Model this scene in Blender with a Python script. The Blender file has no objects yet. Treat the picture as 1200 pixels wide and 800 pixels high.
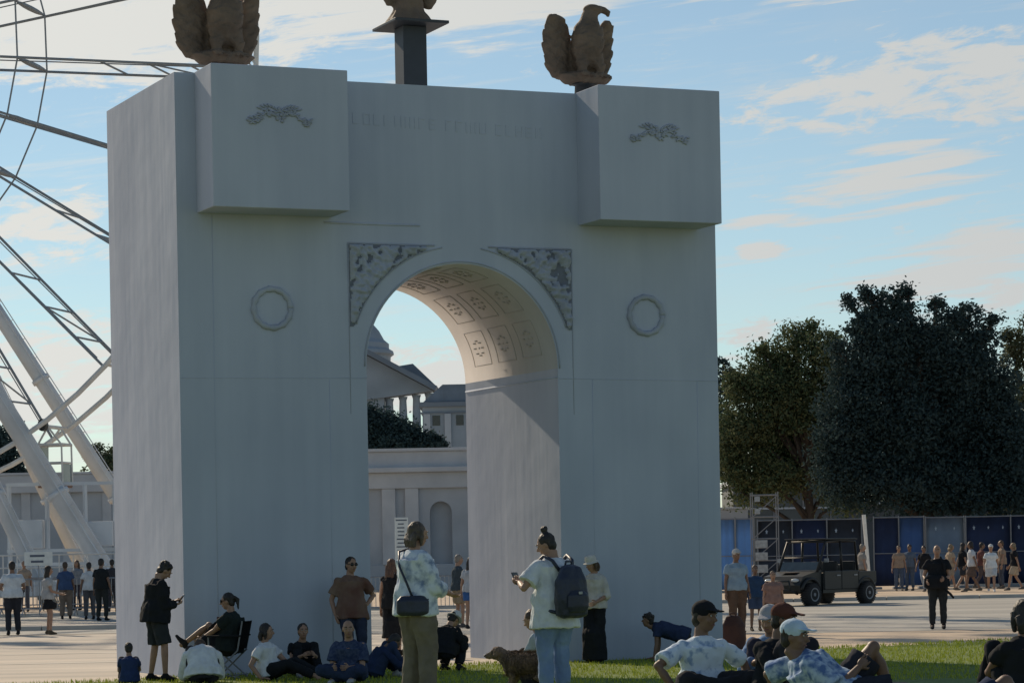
import bpy, bmesh, math, random
from mathutils import Vector, Matrix, noise, Euler
R = math.radians
rnd = random.Random(7)
col = bpy.context.scene.collection
scene = bpy.context.scene

# ---------------------------------------------------------------- camera, world, sun, exposure
F = 3226.0; ROLL = 0.019; CX = 600.0; HY = 647.5; EYE = 1.75
cam_d = bpy.data.cameras.new('camera'); cam = bpy.data.objects.new('camera', cam_d); col.objects.link(cam)
cam_d.sensor_width = 36; cam_d.lens = F/1200*36; cam_d.shift_y = (HY-400)/1200.0
cam_d.clip_start = 0.5; cam_d.clip_end = 5000
rt = Vector((math.cos(ROLL), 0, -math.sin(ROLL))); up = Vector((math.sin(ROLL), 0, math.cos(ROLL))); bk = Vector((0, -1, 0))
M4 = Matrix((rt, up, bk)).transposed().to_4x4(); M4.translation = (0, 0, EYE)
cam.matrix_world = M4
scene.camera = cam

SUN_A, SUN_E = R(29.5), R(31)          # azimuth to the left of the view direction, elevation
sun_d = bpy.data.lights.new('sun', 'SUN'); sun_d.energy = 5.0; sun_d.angle = R(0.53); sun_d.color = (1, .84, .63)
sun = bpy.data.objects.new('sun', sun_d); col.objects.link(sun)
sdir = Vector((-math.sin(SUN_A)*math.cos(SUN_E), math.cos(SUN_A)*math.cos(SUN_E), math.sin(SUN_E)))
sun.rotation_euler = sdir.to_track_quat('Z', 'Y').to_euler()
scene.view_settings.view_transform = 'Standard'; scene.view_settings.look = 'None'
scene.view_settings.exposure = -0.27; scene.view_settings.gamma = 1
try: scene.cycles.max_bounces = 6
except Exception: pass

world = bpy.data.worlds.new('World'); scene.world = world; world.use_nodes = True
nt = world.node_tree; nt.nodes.clear(); N = nt.nodes; Lk = nt.links
def wn(t, **k):
    n = N.new(t)
    for a, b in k.items(): setattr(n, a, b)
    return n
out = wn('ShaderNodeOutputWorld'); bg = wn('ShaderNodeBackground'); bg.inputs[1].default_value = 0.115
sky = wn('ShaderNodeTexSky', sky_type='NISHITA', sun_disc=False, sun_elevation=SUN_E, sun_rotation=-SUN_A,
         air_density=1.0, dust_density=0.0, ozone_density=3.0)
tc = wn('ShaderNodeTexCoord'); sep = wn('ShaderNodeSeparateXYZ'); Lk.new(tc.outputs['Generated'], sep.inputs[0])
def wm(op, a, b=None, c=None, clamp=False):
    n = wn('ShaderNodeMath', operation=op); n.use_clamp = clamp
    for i, v in enumerate((a, b, c)):
        if v is None: continue
        if isinstance(v, (int, float)): n.inputs[i].default_value = v
        else: Lk.new(v, n.inputs[i])
    return n.outputs[0]
az = wm('ARCTAN2', sep.outputs[0], sep.outputs[1])
el = wm('ARCSINE', sep.outputs[2])
def wnoise(su, sv, off, detail=6, rough=.55, tilt=0.0, dist=0.0):
    cmb = wn('ShaderNodeCombineXYZ')
    v2 = wm('ADD', el, wm('MULTIPLY', az, tilt))
    Lk.new(wm('MULTIPLY', az, su), cmb.inputs[0]); Lk.new(wm('MULTIPLY', v2, sv), cmb.inputs[1]); cmb.inputs[2].default_value = off
    n = wn('ShaderNodeTexNoise'); n.inputs['Scale'].default_value = 1; n.inputs['Detail'].default_value = detail
    n.inputs['Roughness'].default_value = rough; n.inputs['Distortion'].default_value = dist
    Lk.new(cmb.outputs[0], n.inputs['Vector']); return n.outputs[0]
def ramp(v, a, b):
    n = wn('ShaderNodeMapRange', interpolation_type='SMOOTHSTEP'); n.inputs[1].default_value = a; n.inputs[2].default_value = b
    Lk.new(v, n.inputs[0]); return n.outputs[0]
def blob(a0, e0, ra, re, tilt=0.0, s0=0.0, s1=1.0):
    da = wm('SUBTRACT', az, a0); de = wm('SUBTRACT', wm('SUBTRACT', el, e0), wm('MULTIPLY', da, tilt))
    q = wm('ADD', wm('POWER', wm('ABSOLUTE', wm('DIVIDE', da, ra)), 2), wm('POWER', wm('ABSOLUTE', wm('DIVIDE', de, re)), 2))
    return wm('MAXIMUM', wm('SUBTRACT', 1, q), 0)
def A(px): return (px-600)/F
def E(py): return (647-py)/F
fine = wnoise(48, 170, 3.1, 9, .66, -.12, .35)      # soft lumpy cloud
streak = wnoise(16, 190, 9.7, 8, .62, -.10, .35)   # thin level streaks
big = wnoise(9, 42, 5.2, 4, .5)
terms = []
for (px, py, rx, ry, tl, w, src) in [
        (1080, 115, 260, 62, .16, 1.35, fine), (1180, 130, 120, 60, .1, 1.2, fine), (960, 140, 110, 34, .12, 1.0, fine),
        (1050, 232, 190, 42, .13, 1.25, streak), (1060, 190, 75, 13, .02, 1.3, streak), (1120, 300, 190, 26, .16, 1.2, streak), (930, 262, 90, 22, .16, 1.1, streak),
        (900, 303, 48, 20, .0, 1.0, fine), (1190, 360, 90, 44, .3, 1.1, fine),
        (860, 405, 70, 30, .3, 1.1, fine),
        (150, 20, 360, 110, .04, 1.8, fine), (60, 30, 300, 95, 0, 1.6, streak), (560, 5, 340, 70, .05, 1.5, streak), (1130, 330, 190, 60, .2, 1.2, streak), (1000, 5, 320, 22, .0, 1.2, streak),
        (60, 265, 150, 55, .1, 1.2, fine), (70, 440, 240, 90, .1, 1.5, fine), (520, 440, 190, 55, .0, 1.5, fine)]:
    m = blob(A(px), E(py), rx/F, ry/F, tl)
    t = wm('MULTIPLY', m, w)
    terms.append(ramp(wm('ADD', wm('MULTIPLY', t, .40), wm('MULTIPLY', wm('SUBTRACT', src, .5), 1.9)), .17, .52))
cl = terms[0]
for t in terms[1:]: cl = wm('MAXIMUM', cl, t)
hor = ramp(el, .115, -.01)                     # more cloud low down
thin = wm('MULTIPLY', ramp(wm('ADD', streak, wm('MULTIPLY', hor, .15)), .50, .80), .6)
wide = wm('MULTIPLY', ramp(big, .52, .8), .3)
cl = wm('MAXIMUM', cl, wm('MAXIMUM', thin, wm('MULTIPLY', wide, streak)))
cl = wm('MULTIPLY', wm('MULTIPLY', cl, ramp(el, -.02, .01)), ramp(el, .75, .3))
mixc = wn('ShaderNodeMix', data_type='RGBA'); Lk.new(cl, mixc.inputs['Factor'])
hsv = wn('ShaderNodeHueSaturation'); hsv.inputs['Saturation'].default_value = .80; hsv.inputs['Value'].default_value = .92
Lk.new(sky.outputs[0], hsv.inputs['Color']); tint = wn('ShaderNodeMix', data_type='RGBA', blend_type='MULTIPLY'); tint.inputs['Factor'].default_value = 1
tint.inputs['B'].default_value = (.93, 1.0, .97, 1); Lk.new(hsv.outputs[0], tint.inputs['A']); Lk.new(tint.outputs['Result'], mixc.inputs['A'])
# clouds towards the sun are brighter, those away from it are greyer
sunny = ramp(az, .22, -.22)
cc = wn('ShaderNodeMix', data_type='RGBA'); Lk.new(sunny, cc.inputs['Factor'])
cc.inputs['A'].default_value = (6.2, 6.4, 6.35, 1); cc.inputs['B'].default_value = (8.0, 8.0, 7.6, 1)
Lk.new(cc.outputs['Result'], mixc.inputs['B'])
Lk.new(mixc.outputs['Result'], bg.inputs[0]); Lk.new(bg.outputs[0], out.inputs[0])

# ---------------------------------------------------------------- helpers
def yh(px): return HY-ROLL*(px-CX)
def X_at(px, Y): return (px-CX)/F*Y
def Z_at(px, py, Y): return EYE+(yh(px)-py)/F*Y
def mound(x, y):
    t = min(1, max(0, (36-y)/14)); t = t*t*(3-2*t); return .45*t
def nodemat(name):
    m = bpy.data.materials.new(name); m.use_nodes = True; return m, m.node_tree, m.node_tree.nodes['Principled BSDF']
def mat(name, c, rough=.8, c2=None, scale=6, stretch=(1, 1, 1), bump=0.0, bscale=None, metal=0.0, detail=5, lo=.35, hi=.65, spec=None, kind='noise', coord='Object', bstretch=None):
    m, t, b = nodemat(name)
    b.inputs['Roughness'].default_value = rough; b.inputs['Metallic'].default_value = metal
    if spec is not None: b.inputs['Specular IOR Level'].default_value = spec
    tcn = t.nodes.new('ShaderNodeTexCoord'); mp = t.nodes.new('ShaderNodeMapping'); mp.inputs['Scale'].default_value = stretch
    t.links.new(tcn.outputs[coord], mp.inputs[0])
    if kind == 'noise':
        n = t.nodes.new('ShaderNodeTexNoise'); n.inputs['Detail'].default_value = detail
        o = n.outputs[0]
    else:
        n = t.nodes.new('ShaderNodeTexVoronoi'); o = n.outputs['Distance']
    n.inputs['Scale'].default_value = scale; t.links.new(mp.outputs[0], n.inputs['Vector'])
    c2 = c2 or tuple(v*.86 for v in c)
    mr = t.nodes.new('ShaderNodeMapRange'); mr.inputs[1].default_value = lo; mr.inputs[2].default_value = hi; t.links.new(o, mr.inputs[0])
    mx = t.nodes.new('ShaderNodeMix'); mx.data_type = 'RGBA'; mx.inputs['A'].default_value = (*c2, 1); mx.inputs['B'].default_value = (*c, 1)
    t.links.new(mr.outputs[0], mx.inputs['Factor']); t.links.new(mx.outputs['Result'], b.inputs['Base Color'])
    if bump:
        n2 = t.nodes.new('ShaderNodeTexNoise'); n2.inputs['Scale'].default_value = bscale or scale*3; n2.inputs['Detail'].default_value = 4
        mp2 = t.nodes.new('ShaderNodeMapping'); mp2.inputs['Scale'].default_value = bstretch or stretch
        t.links.new(tcn.outputs[coord], mp2.inputs[0])
        t.links.new(mp2.outputs[0], n2.inputs['Vector']); bp = t.nodes.new('ShaderNodeBump'); bp.inputs['Strength'].default_value = min(1, bump); bp.inputs['Distance'].default_value = .02*max(1, bump)
        t.links.new(n2.outputs[0], bp.inputs['Height']); t.links.new(bp.outputs[0], b.inputs['Normal'])
    return m
_mc = {}
def cloth(c, c2=None, scale=9, lo=.35, hi=.65, kind='noise'):
    k = (tuple(c), c2, scale, lo, kind)
    if k not in _mc: _mc[k] = mat('cloth', c, .95, c2 or tuple(v*.8 for v in c), scale, bump=.5, bscale=14, lo=lo, hi=hi, kind=kind, spec=.15)
    return _mc[k]
def skinm(c):
    k = ('skin', tuple(c))
    if k not in _mc: _mc[k] = mat('skin', c, .55, tuple(v*.85 for v in c), 12)
    return _mc[k]
def hairm(c):
    k = ('hair', tuple(c))
    if k not in _mc: _mc[k] = mat('hair', c, .6, tuple(v*.5 for v in c), 30, (1, 1, .3), bump=.7, bscale=40)
    return _mc[k]

def tag(o, label=None, cat=None, group=None, kind=None):
    if label: o['label'] = label
    if cat: o['category'] = cat
    if group: o['group'] = group
    if kind: o['kind'] = kind
    return o
def empty(name, loc=(0, 0, 0), rz=0, label=None, cat=None, group=None):
    o = bpy.data.objects.new(name, None); col.objects.link(o); o.location = loc; o.rotation_euler = (0, 0, rz)
    o.empty_display_size = .2
    return tag(o, label, cat, group)
def obj(name, bm, m, parent=None, smooth=False):
    me = bpy.data.meshes.new(name); bm.to_mesh(me); bm.free()
    for x in (m if isinstance(m, (list, tuple)) else [m]): me.materials.append(x)
    if smooth:
        for p in me.polygons: p.use_smooth = True
    o = bpy.data.objects.new(name, me); col.objects.link(o)
    if parent: o.parent = parent
    return o
def pyobj(name, vs, fs, m, parent=None, smooth=False):
    me = bpy.data.meshes.new(name); me.from_pydata(vs, [], fs); me.update()
    me.materials.append(m)
    if smooth:
        for p in me.polygons: p.use_smooth = True
    o = bpy.data.objects.new(name, me); col.objects.link(o)
    if parent: o.parent = parent
    return o
def copy_tree(o, parent=None):
    c = o.copy(); col.objects.link(c); c.parent = parent
    for ch in [x for x in bpy.data.objects if x.parent == o]: copy_tree(ch, c)
    return c
BM = bmesh.new
def box(bm, lo, hi, bev=0.0, mtx=None, mi=0):
    r = bmesh.ops.create_cube(bm, size=1); vs = r['verts']
    for v in vs: v.co = Vector([(lo[i]+hi[i])/2+v.co[i]*(hi[i]-lo[i]) for i in range(3)])
    fs = set(f for v in vs for f in v.link_faces)
    if bev:
        es = list(set(e for v in vs for e in v.link_edges))
        rr = bmesh.ops.bevel(bm, geom=es, offset=bev, segments=2, affect='EDGES', profile=.5)
        vs = list(set(rr['verts']) | set(v for v in vs if v.is_valid)); fs = set(f for v in vs for f in v.link_faces)
    for f in fs: f.material_index = mi
    if mtx is not None:
        for v in vs: v.co = mtx @ v.co
    return vs
def frame_of(d):
    d = Vector(d).normalized(); a = Vector((0, 0, 1)) if abs(d.z) < .9 else Vector((1, 0, 0))
    u = d.cross(a).normalized(); return u, d.cross(u).normalized(), d
def tube(bm, pts, rad, n=8, cap=True, mi=0):
    pts = [Vector(p) for p in pts]; rad = rad if isinstance(rad, (list, tuple)) else [rad]*len(pts)
    u = None; rings = []
    for i, p in enumerate(pts):
        d = (pts[min(i+1, len(pts)-1)]-pts[max(i-1, 0)]).normalized()
        if u is None: u, w, _ = frame_of(d)
        else:
            u = (u-d*u.dot(d)).normalized()
        w = d.cross(u)
        rings.append([bm.verts.new(p+(u*math.cos(2*math.pi*k/n)+w*math.sin(2*math.pi*k/n))*rad[i]) for k in range(n)])
    for a, b in zip(rings, rings[1:]):
        for k in range(n):
            f = bm.faces.new((a[k], a[(k+1) % n], b[(k+1) % n], b[k])); f.material_index = mi
    if cap:
        f = bm.faces.new(rings[0][::-1]); f.material_index = mi
        f = bm.faces.new(rings[-1]); f.material_index = mi
def ell(bm, c, r, ax=None, n=10, mi=0):
    rr = bmesh.ops.create_uvsphere(bm, u_segments=n+2, v_segments=max(5, n*2//3), radius=1)
    c = Vector(c); r = (r, r, r) if isinstance(r, (int, float)) else r
    for v in rr['verts']:
        q = Vector((v.co.x*r[0], v.co.y*r[1], v.co.z*r[2]))
        v.co = c+(ax @ q if ax else q)
    for f in set(f for v in rr['verts'] for f in v.link_faces): f.material_index = mi
    return rr['verts']
def loft(bm, secs, n=16, mi=0, power=1.0):
    """secs: (center, ax, ay, rx, ry)"""
    rings = []
    for c, ax, ay, rx, ry in secs:
        ring = []
        for k in range(n):
            t = 2*math.pi*k/n; ct, st = math.cos(t), math.sin(t)
            ct = math.copysign(abs(ct)**power, ct); st = math.copysign(abs(st)**power, st)
            ring.append(bm.verts.new(Vector(c)+ax*rx*ct+ay*ry*st))
        rings.append(ring)
    for a, b in zip(rings, rings[1:]):
        for k in range(n):
            f = bm.faces.new((a[k], a[(k+1) % n], b[(k+1) % n], b[k])); f.material_index = mi
    f = bm.faces.new(rings[0][::-1]); f.material_index = mi
    f = bm.faces.new(rings[-1]); f.material_index = mi
def lathe(bm, prof, n=20, c=(0, 0, 0), mtx=None, mi=0):
    rings = []
    for r, z in prof:
        rings.append([bm.verts.new(Vector((r*math.cos(2*math.pi*k/n), r*math.sin(2*math.pi*k/n), z))) for k in range(n)])
    for a, b in zip(rings, rings[1:]):
        for k in range(n):
            f = bm.faces.new((a[k], a[(k+1) % n], b[(k+1) % n], b[k])); f.material_index = mi
    f = bm.faces.new(rings[0][::-1]); f.material_index = mi
    f = bm.faces.new(rings[-1]); f.material_index = mi
    for ring in rings:
        for v in ring: v.co = (mtx @ v.co if mtx else v.co)+Vector(c)
def prism(bm, poly, y0, y1, mi=0, m=None):
    a = [bm.verts.new((x, y0, z)) for x, z in poly]; b = [bm.verts.new((x, y1, z)) for x, z in poly]
    fs = [bm.faces.new(a), bm.faces.new(b[::-1])]
    for i in range(len(poly)):
        j = (i+1) % len(poly); fs.append(bm.faces.new((a[j], a[i], b[i], b[j])))
    for f in fs: f.material_index = mi
    bmesh.ops.recalc_face_normals(bm, faces=fs)
    if m:
        for v in a+b: v.co = m @ v.co
    return a+b
def remesh(bm, vox, smooth=2, fold=0.0, fscale=6, seed=0):
    """fuse the overlapping volumes of bm into one skin and give it back as a new bmesh"""
    bmesh.ops.recalc_face_normals(bm, faces=bm.faces)
    me = bpy.data.meshes.new('tmp'); bm.to_mesh(me); bm.free()
    o = bpy.data.objects.new('tmp', me); col.objects.link(o)
    md = o.modifiers.new('r', 'REMESH'); md.mode = 'VOXEL'; md.voxel_size = vox
    if smooth:
        s = o.modifiers.new('s', 'SMOOTH'); s.factor = .5; s.iterations = smooth
    dg = bpy.context.evaluated_depsgraph_get(); dg.update()
    me2 = bpy.data.meshes.new_from_object(o.evaluated_get(dg))
    nb = bmesh.new(); nb.from_mesh(me2)
    bpy.data.objects.remove(o); bpy.data.meshes.remove(me); bpy.data.meshes.remove(me2)
    if fold:
        nb.normal_update(); sv = Vector((seed*3.1, seed*1.7, 0))
        for v in nb.verts:
            q = Vector((v.co.x*1.6, v.co.y*1.6, v.co.z))*fscale
            v.co += v.normal*fold*(noise.noise(q+sv)+.5*noise.noise(q*2.3+sv))
    return nb

# ---------------------------------------------------------------- materials
m_arch = None
def make_arch_mat(tint=(None, None)):
    m, t, b = nodemat('grey stretched fabric over panels')
    b.inputs['Roughness'].default_value = .9; b.inputs['Specular IOR Level'].default_value = .2
    tcn = t.nodes.new('ShaderNodeTexCoord')
    def ns(scale, st, d=4):
        mp = t.nodes.new('ShaderNodeMapping'); mp.inputs['Scale'].default_value = st; t.links.new(tcn.outputs['Object'], mp.inputs[0])
        n = t.nodes.new('ShaderNodeTexNoise'); n.inputs['Scale'].default_value = scale; n.inputs['Detail'].default_value = d
        t.links.new(mp.outputs[0], n.inputs['Vector']); return n.outputs[0]
    a = ns(.9, (1, 1, .5)); mx = t.nodes.new('ShaderNodeMix'); mx.data_type = 'RGBA'
    mr = t.nodes.new('ShaderNodeMapRange'); mr.inputs[1].default_value = .3; mr.inputs[2].default_value = .7; t.links.new(a, mr.inputs[0]); STN = (a, mr)
    mx.inputs['A'].default_value = (.395, .438, .53, 1); mx.inputs['B'].default_value = (.465, .51, .60, 1)
    t.links.new(mr.outputs[0], mx.inputs['Factor']); t.links.new(mx.outputs['Result'], b.inputs['Base Color'])
    w1 = ns(1.5, (3.2, 3.2, .10), 3); w2 = ns(1.1, (.5, .5, .5), 3); w3 = ns(60, (1, 1, 1), 3)
    st_ = t.nodes.new('ShaderNodeMath'); st_.operation = 'MULTIPLY_ADD'; t.links.new(ns(2.0, (2.5, 2.5, .12), 6), st_.inputs[0]); st_.inputs[1].default_value = .45
    t.links.new(a, st_.inputs[2]); mr.inputs[1].default_value = .5; mr.inputs[2].default_value = .95; t.links.new(st_.outputs[0], mr.inputs[0])
    ad = t.nodes.new('ShaderNodeMath'); ad.operation = 'MULTIPLY_ADD'; t.links.new(w1, ad.inputs[0]); ad.inputs[1].default_value = .14; t.links.new(w2, ad.inputs[2])
    ad2 = t.nodes.new('ShaderNodeMath'); ad2.operation = 'MULTIPLY_ADD'; t.links.new(w3, ad2.inputs[0]); ad2.inputs[1].default_value = .02; t.links.new(ad.outputs[0], ad2.inputs[2])
    bp = t.nodes.new('ShaderNodeBump'); bp.inputs['Strength'].default_value = .8; bp.inputs['Distance'].default_value = .05
    t.links.new(ad2.outputs[0], bp.inputs['Height']); t.links.new(bp.outputs[0], b.inputs['Normal'])
    for c_, v in (('A', tint[0]), ('B', tint[1])):
        if v: mx.inputs[c_].default_value = (*v, 1)
    return m
m_arch = make_arch_mat()
m_vault = make_arch_mat(((.46, .435, .425), (.53, .50, .49)))
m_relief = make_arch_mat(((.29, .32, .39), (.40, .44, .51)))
m_crev_shade = mat('painted shade in the carving', (.17, .19, .235), .95)  # darker colour that stands in for shade in the carved hollows
m_bronze = mat('weathered bronze', (.20, .145, .10), .8, (.12, .088, .062), 3, bump=1.2, bscale=16)
m_dark = mat('dark painted steel', (.03, .035, .04), .5, bump=.1)
m_white = mat('white painted steel', (.70, .70, .68), .45, (.58, .58, .56), 2)
m_greysteel = mat('grey steel', (.22, .23, .25), .5)
m_galv = mat('galvanised steel', (.34, .36, .38), .45, (.24, .25, .27), 8, metal=.5)
m_rubber = mat('rubber', (.02, .02, .022), .85, bump=.4, bscale=25)
m_utv = mat('dark green paint', (.012, .016, .017), .5, (.010, .013, .014), 3)
m_blackp = mat('black plastic', (.016, .017, .018), .55)
m_glassy = mat('tinted windscreen', (.10, .12, .13), .08)
m_stone = mat('pale limestone', (.50, .53, .57), .85, (.42, .45, .49), .8, bump=.3, bscale=9)
m_stone2 = mat('grey limestone', (.42, .46, .51), .85, (.34, .375, .42), .5, bump=.3, bscale=6)
m_whitewall = mat('white stone cornice', (.8, .8, .76), .7)
m_roofm = mat('slate blue roof', (.14, .19, .26), .6, (.11, .15, .2), 1)
m_win = mat('dark window', (.02, .025, .03), .15)
m_blue = mat('blue fence sheeting', (.055, .12, .27), .7, (.045, .10, .23), 1.3, bump=.3, bscale=2)
m_navy = mat('navy fence sheeting', (.022, .045, .12), .7, (.016, .032, .085), 1.3, bump=.3, bscale=2)
m_mesh = mat('dark mesh fence sheeting', (.04, .055, .085), .8, (.03, .04, .06), 2)
m_emb = mat('pale printed emblem', (.35, .42, .5), .7)
m_bark = mat('bark', (.07, .055, .045), .9, (.035, .028, .024), 8, (1, 1, .2), bump=1)

def leaf_mat(name, c, c2):
    m, t, b = nodemat(name); b.inputs['Roughness'].default_value = .9; b.inputs['Specular IOR Level'].default_value = .12
    g = t.nodes.new('ShaderNodeNewGeometry'); n = t.nodes.new('ShaderNodeTexNoise'); n.inputs['Scale'].default_value = .55; n.inputs['Detail'].default_value = 5
    t.links.new(g.outputs['Position'], n.inputs['Vector'])
    wn_ = t.nodes.new('ShaderNodeTexWhiteNoise'); t.links.new(g.outputs['Random Per Island'], wn_.inputs['Vector'])
    ad = t.nodes.new('ShaderNodeMath'); ad.operation = 'ADD'; t.links.new(n.outputs[0], ad.inputs[0]); t.links.new(wn_.outputs['Value'], ad.inputs[1])
    mr = t.nodes.new('ShaderNodeMapRange'); mr.inputs[1].default_value = .5; mr.inputs[2].default_value = 1.6; t.links.new(ad.outputs[0], mr.inputs[0])
    mx = t.nodes.new('ShaderNodeMix'); mx.data_type = 'RGBA'; mx.inputs['A'].default_value = (*c, 1); mx.inputs['B'].default_value = (*c2, 1)
    t.links.new(mr.outputs[0], mx.inputs['Factor']); t.links.new(mx.outputs['Result'], b.inputs['Base Color'])
    tr = t.nodes.new('ShaderNodeBsdfTranslucent'); t.links.new(mx.outputs['Result'], tr.inputs[0])
    ms = t.nodes.new('ShaderNodeMixShader'); ms.inputs[0].default_value = .22
    t.links.new(b.outputs[0], ms.inputs[1]); t.links.new(tr.outputs[0], ms.inputs[2])
    t.links.new(ms.outputs[0], t.nodes['Material Output'].inputs[0]); return m
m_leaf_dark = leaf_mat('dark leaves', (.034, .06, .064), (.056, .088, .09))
m_leaf_brown = leaf_mat('browning leaves', (.055, .095, .05), (.16, .165, .085))
m_leaf_olive = leaf_mat('olive leaves', (.05, .08, .05), (.15, .15, .085))

# ---------------------------------------------------------------- ground
m_ground = mat('worn pale concrete', (.60, .51, .41), .9, (.42, .37, .31), .35, (.35, 2.2, 1), bump=.5, bscale=6, detail=7)
m_road = mat('sun bleached asphalt', (.46, .43, .375), .9, (.31, .295, .265), .30, (.12, 2.4, 1), bump=.5, bscale=14, detail=8)
m_path = mat('tan gravel', (.60, .47, .34), .95, (.50, .39, .28), 1.2, (.5, 1.5, 1), bump=.8, bscale=12, detail=8)
m_kerb = mat('kerb stone', (.52, .49, .44), .85, (.42, .40, .37), 2)
m_lawn = mat('lawn', (.16, .22, .04), .95, (.11, .16, .03), 1.2, bump=1, bscale=30, detail=8)
def sheet(name, x0, x1, y0, y1, z, m, nx=1, ny=1, hf=None, kind='structure'):
    vs = []; fs = []
    for j in range(ny+1):
        for i in range(nx+1):
            x = x0+(x1-x0)*i/nx; y = y0+(y1-y0)*j/ny; vs.append((x, y, z+(hf(x, y) if hf else 0)))
    for j in range(ny):
        for i in range(nx):
            a = j*(nx+1)+i; fs.append((a, a+1, a+nx+2, a+nx+1))
    return tag(pyobj(name, vs, fs, m, smooth=bool(hf)), kind=kind)
sheet('ground', -1500, 1500, -40, 3000, 0, m_ground)
# road at the right, behind the lawn, running level with kerbs and a pale tan path this side of it
def LEDGE(x): return 43.6+.68*x if x < 12 else 51.76+.2*(x-12)     # lawn edge
def poly_sheet(name, pts, z, m): return tag(pyobj(name, [(x, y, z) for x, y in pts], [tuple(range(len(pts)))], m), kind='structure')
poly_sheet('path', [(1.2, 44), (60, 40), (60, 57.5), (3.0, 56)], .004, m_path)
poly_sheet('road', [(3.0, 56), (60, 57.5), (60, 90), (-120, 84), (-120, 66), (-8, 66)], .008, m_road)
b = BM()
def kerb_bm(b, p, q, w=.18, h=.12):
    p = Vector((*p, 0)); q = Vector((*q, 0)); d = (q-p).normalized(); n = Vector((-d.y, d.x, 0))*w
    n_seg = int((q-p).length/3)
    for i in range(n_seg):
        a = p+(q-p)*(i/n_seg)+d*.01; c = p+(q-p)*((i+1)/n_seg)-d*.01
        m = Matrix((d, Vector((-d.y, d.x, 0)), Vector((0, 0, 1)))).transposed().to_4x4(); m.translation = a
        box(b, (0, 0, -.05), ((c-a).length, w, h), .015, m)
kerb_bm(b, (-120, 84), (60, 90), .3); tag(obj('kerb', b, m_kerb), kind='structure')
b = BM(); kerb_bm(b, (-120, 70), (-6, 70), .25); tag(obj('kerb', b, m_kerb), kind='structure')
poly_sheet('pavement', [(-120, 84.32), (60, 90.32), (60, 140), (-120, 140)], .1, m_path)
poly_sheet('pavement', [(-120, 70.26), (-6, 70.26), (-6, 74), (-120, 74)], .1, m_ground)
# painted arrow-like stripes worn into the plaza at left
m_stripe = mat('worn pale paint', (.62, .58, .5), .8, (.40, .35, .28), 1.5, (.5, 3, 1), lo=.42, hi=.6)
for (x0, x1, y0, w) in [(-14, -5, 60.5, .5), (-14, -5.6, 51.5, .35), (-13, -6.2, 46.6, .3)]:
    poly_sheet('road_marking', [(x0, y0), (x1, y0+.9), (x1, y0+.9+w), (x0, y0+w)], .004, m_stripe)
# lawn sheet with its raised near part
vs = []; fs = []; NX, NY = 70, 60
for j in range(NY+1):
    for i in range(NX+1):
        x = -26+62*i/NX; ye = LEDGE(max(-26, x)); ye = max(ye, 30.0); y = 6+(ye-6)*(j/NY)
        y += (0.10*noise.noise(Vector((x*2.1, 5, 0))) if j == NY else 0)
        vs.append((x, y, .035+mound(x, y) - (.03 if j == NY else 0)))
for j in range(NY):
    for i in range(NX):
        a = j*(NX+1)+i; fs.append((a, a+1, a+NX+2, a+NX+1))
tag(pyobj('lawn', vs, fs, m_lawn, smooth=True), kind='structure')
m_blade = leaf_mat('grass blades', (.24, .30, .04), (.46, .48, .065))
vs = []; fs = []
for k in range(62000):
    x = rnd.uniform(-7.5, 13); y = rnd.uniform(35, 52)
    if y > LEDGE(x)+.04*rnd.gauss(0, 1) or abs(x) > y*.2+.3: continue
    h = rnd.uniform(.03, .065); a = rnd.uniform(0, 6.28); w = rnd.uniform(.006, .012); z = .03+mound(x, y)
    dx, dy = math.cos(a)*w, math.sin(a)*w; lx, ly = rnd.uniform(-.02, .02), rnd.uniform(-.02, .02)
    i = len(vs); vs += [(x-dx, y-dy, z), (x+dx, y+dy, z), (x+lx, y+ly, z+h)]; fs.append((i, i+1, i+2))
tag(pyobj('grass', vs, fs, m_blade), 'short mown grass blades covering the lawn around the arch', 'grass', kind='stuff')

# ---------------------------------------------------------------- the arch
YAW = R(23.5); AX0, AY0 = -4.85, 40.6
W, D, H = 8.95, 3.77, 8.93; SL, SR, ZS = 2.94, 6.13, 4.62; RAD = (SR-SL)/2; SC = (SL+SR)/2
arch = empty('triumphal_arch', (AX0, AY0, 0), YAW, 'huge plain grey fabric covered triumphal arch standing behind the people on the lawn', 'arch')
def aw(s, d, z=0):                                      # arch local -> world
    c, n_ = math.cos(YAW), math.sin(YAW)
    return Vector((AX0+s*c-d*n_, AY0+s*n_+d*c, z))
NA = 40
arc = [(SC-RAD*math.cos(math.pi*i/NA), ZS+RAD*math.sin(math.pi*i/NA)) for i in range(NA+1)]
b = BM()
def arch_face(b, y):
    V = lambda x, z: b.verts.new((x, y, z))
    fs = [b.faces.new([V(0, 0), V(SL, 0), V(SL, ZS), V(SL, H), V(0, H)]), b.faces.new([V(SR, 0), V(W, 0), V(W, H), V(SR, H), V(SR, ZS)])]
    for (x0, z0), (x1, z1) in zip(arc, arc[1:]): fs.append(b.faces.new([V(x0, z0), V(x1, z1), V(x1, H), V(x0, H)]))
arch_face(b, 0); arch_face(b, D)
path = [(SL, 0), (SL, ZS-.14), ]+arc+[(SR, ZS-.14), (SR, 0)]
def strip(b, pth, y0=0, y1=D):
    for (x0, z0), (x1, z1) in zip(pth, pth[1:]):
        b.faces.new([b.verts.new(p) for p in ((x0, y0, z0), (x0, y1, z0), (x1, y1, z1), (x1, y0, z1))])
strip(b, path); strip(b, [(0, 0), (0, H), (W, H), (W, 0)])
bmesh.ops.remove_doubles(b, verts=b.verts, dist=1e-4); bmesh.ops.recalc_face_normals(b, faces=b.faces)
wall = obj('arch_wall', b, [m_arch, m_vault], arch)
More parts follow.
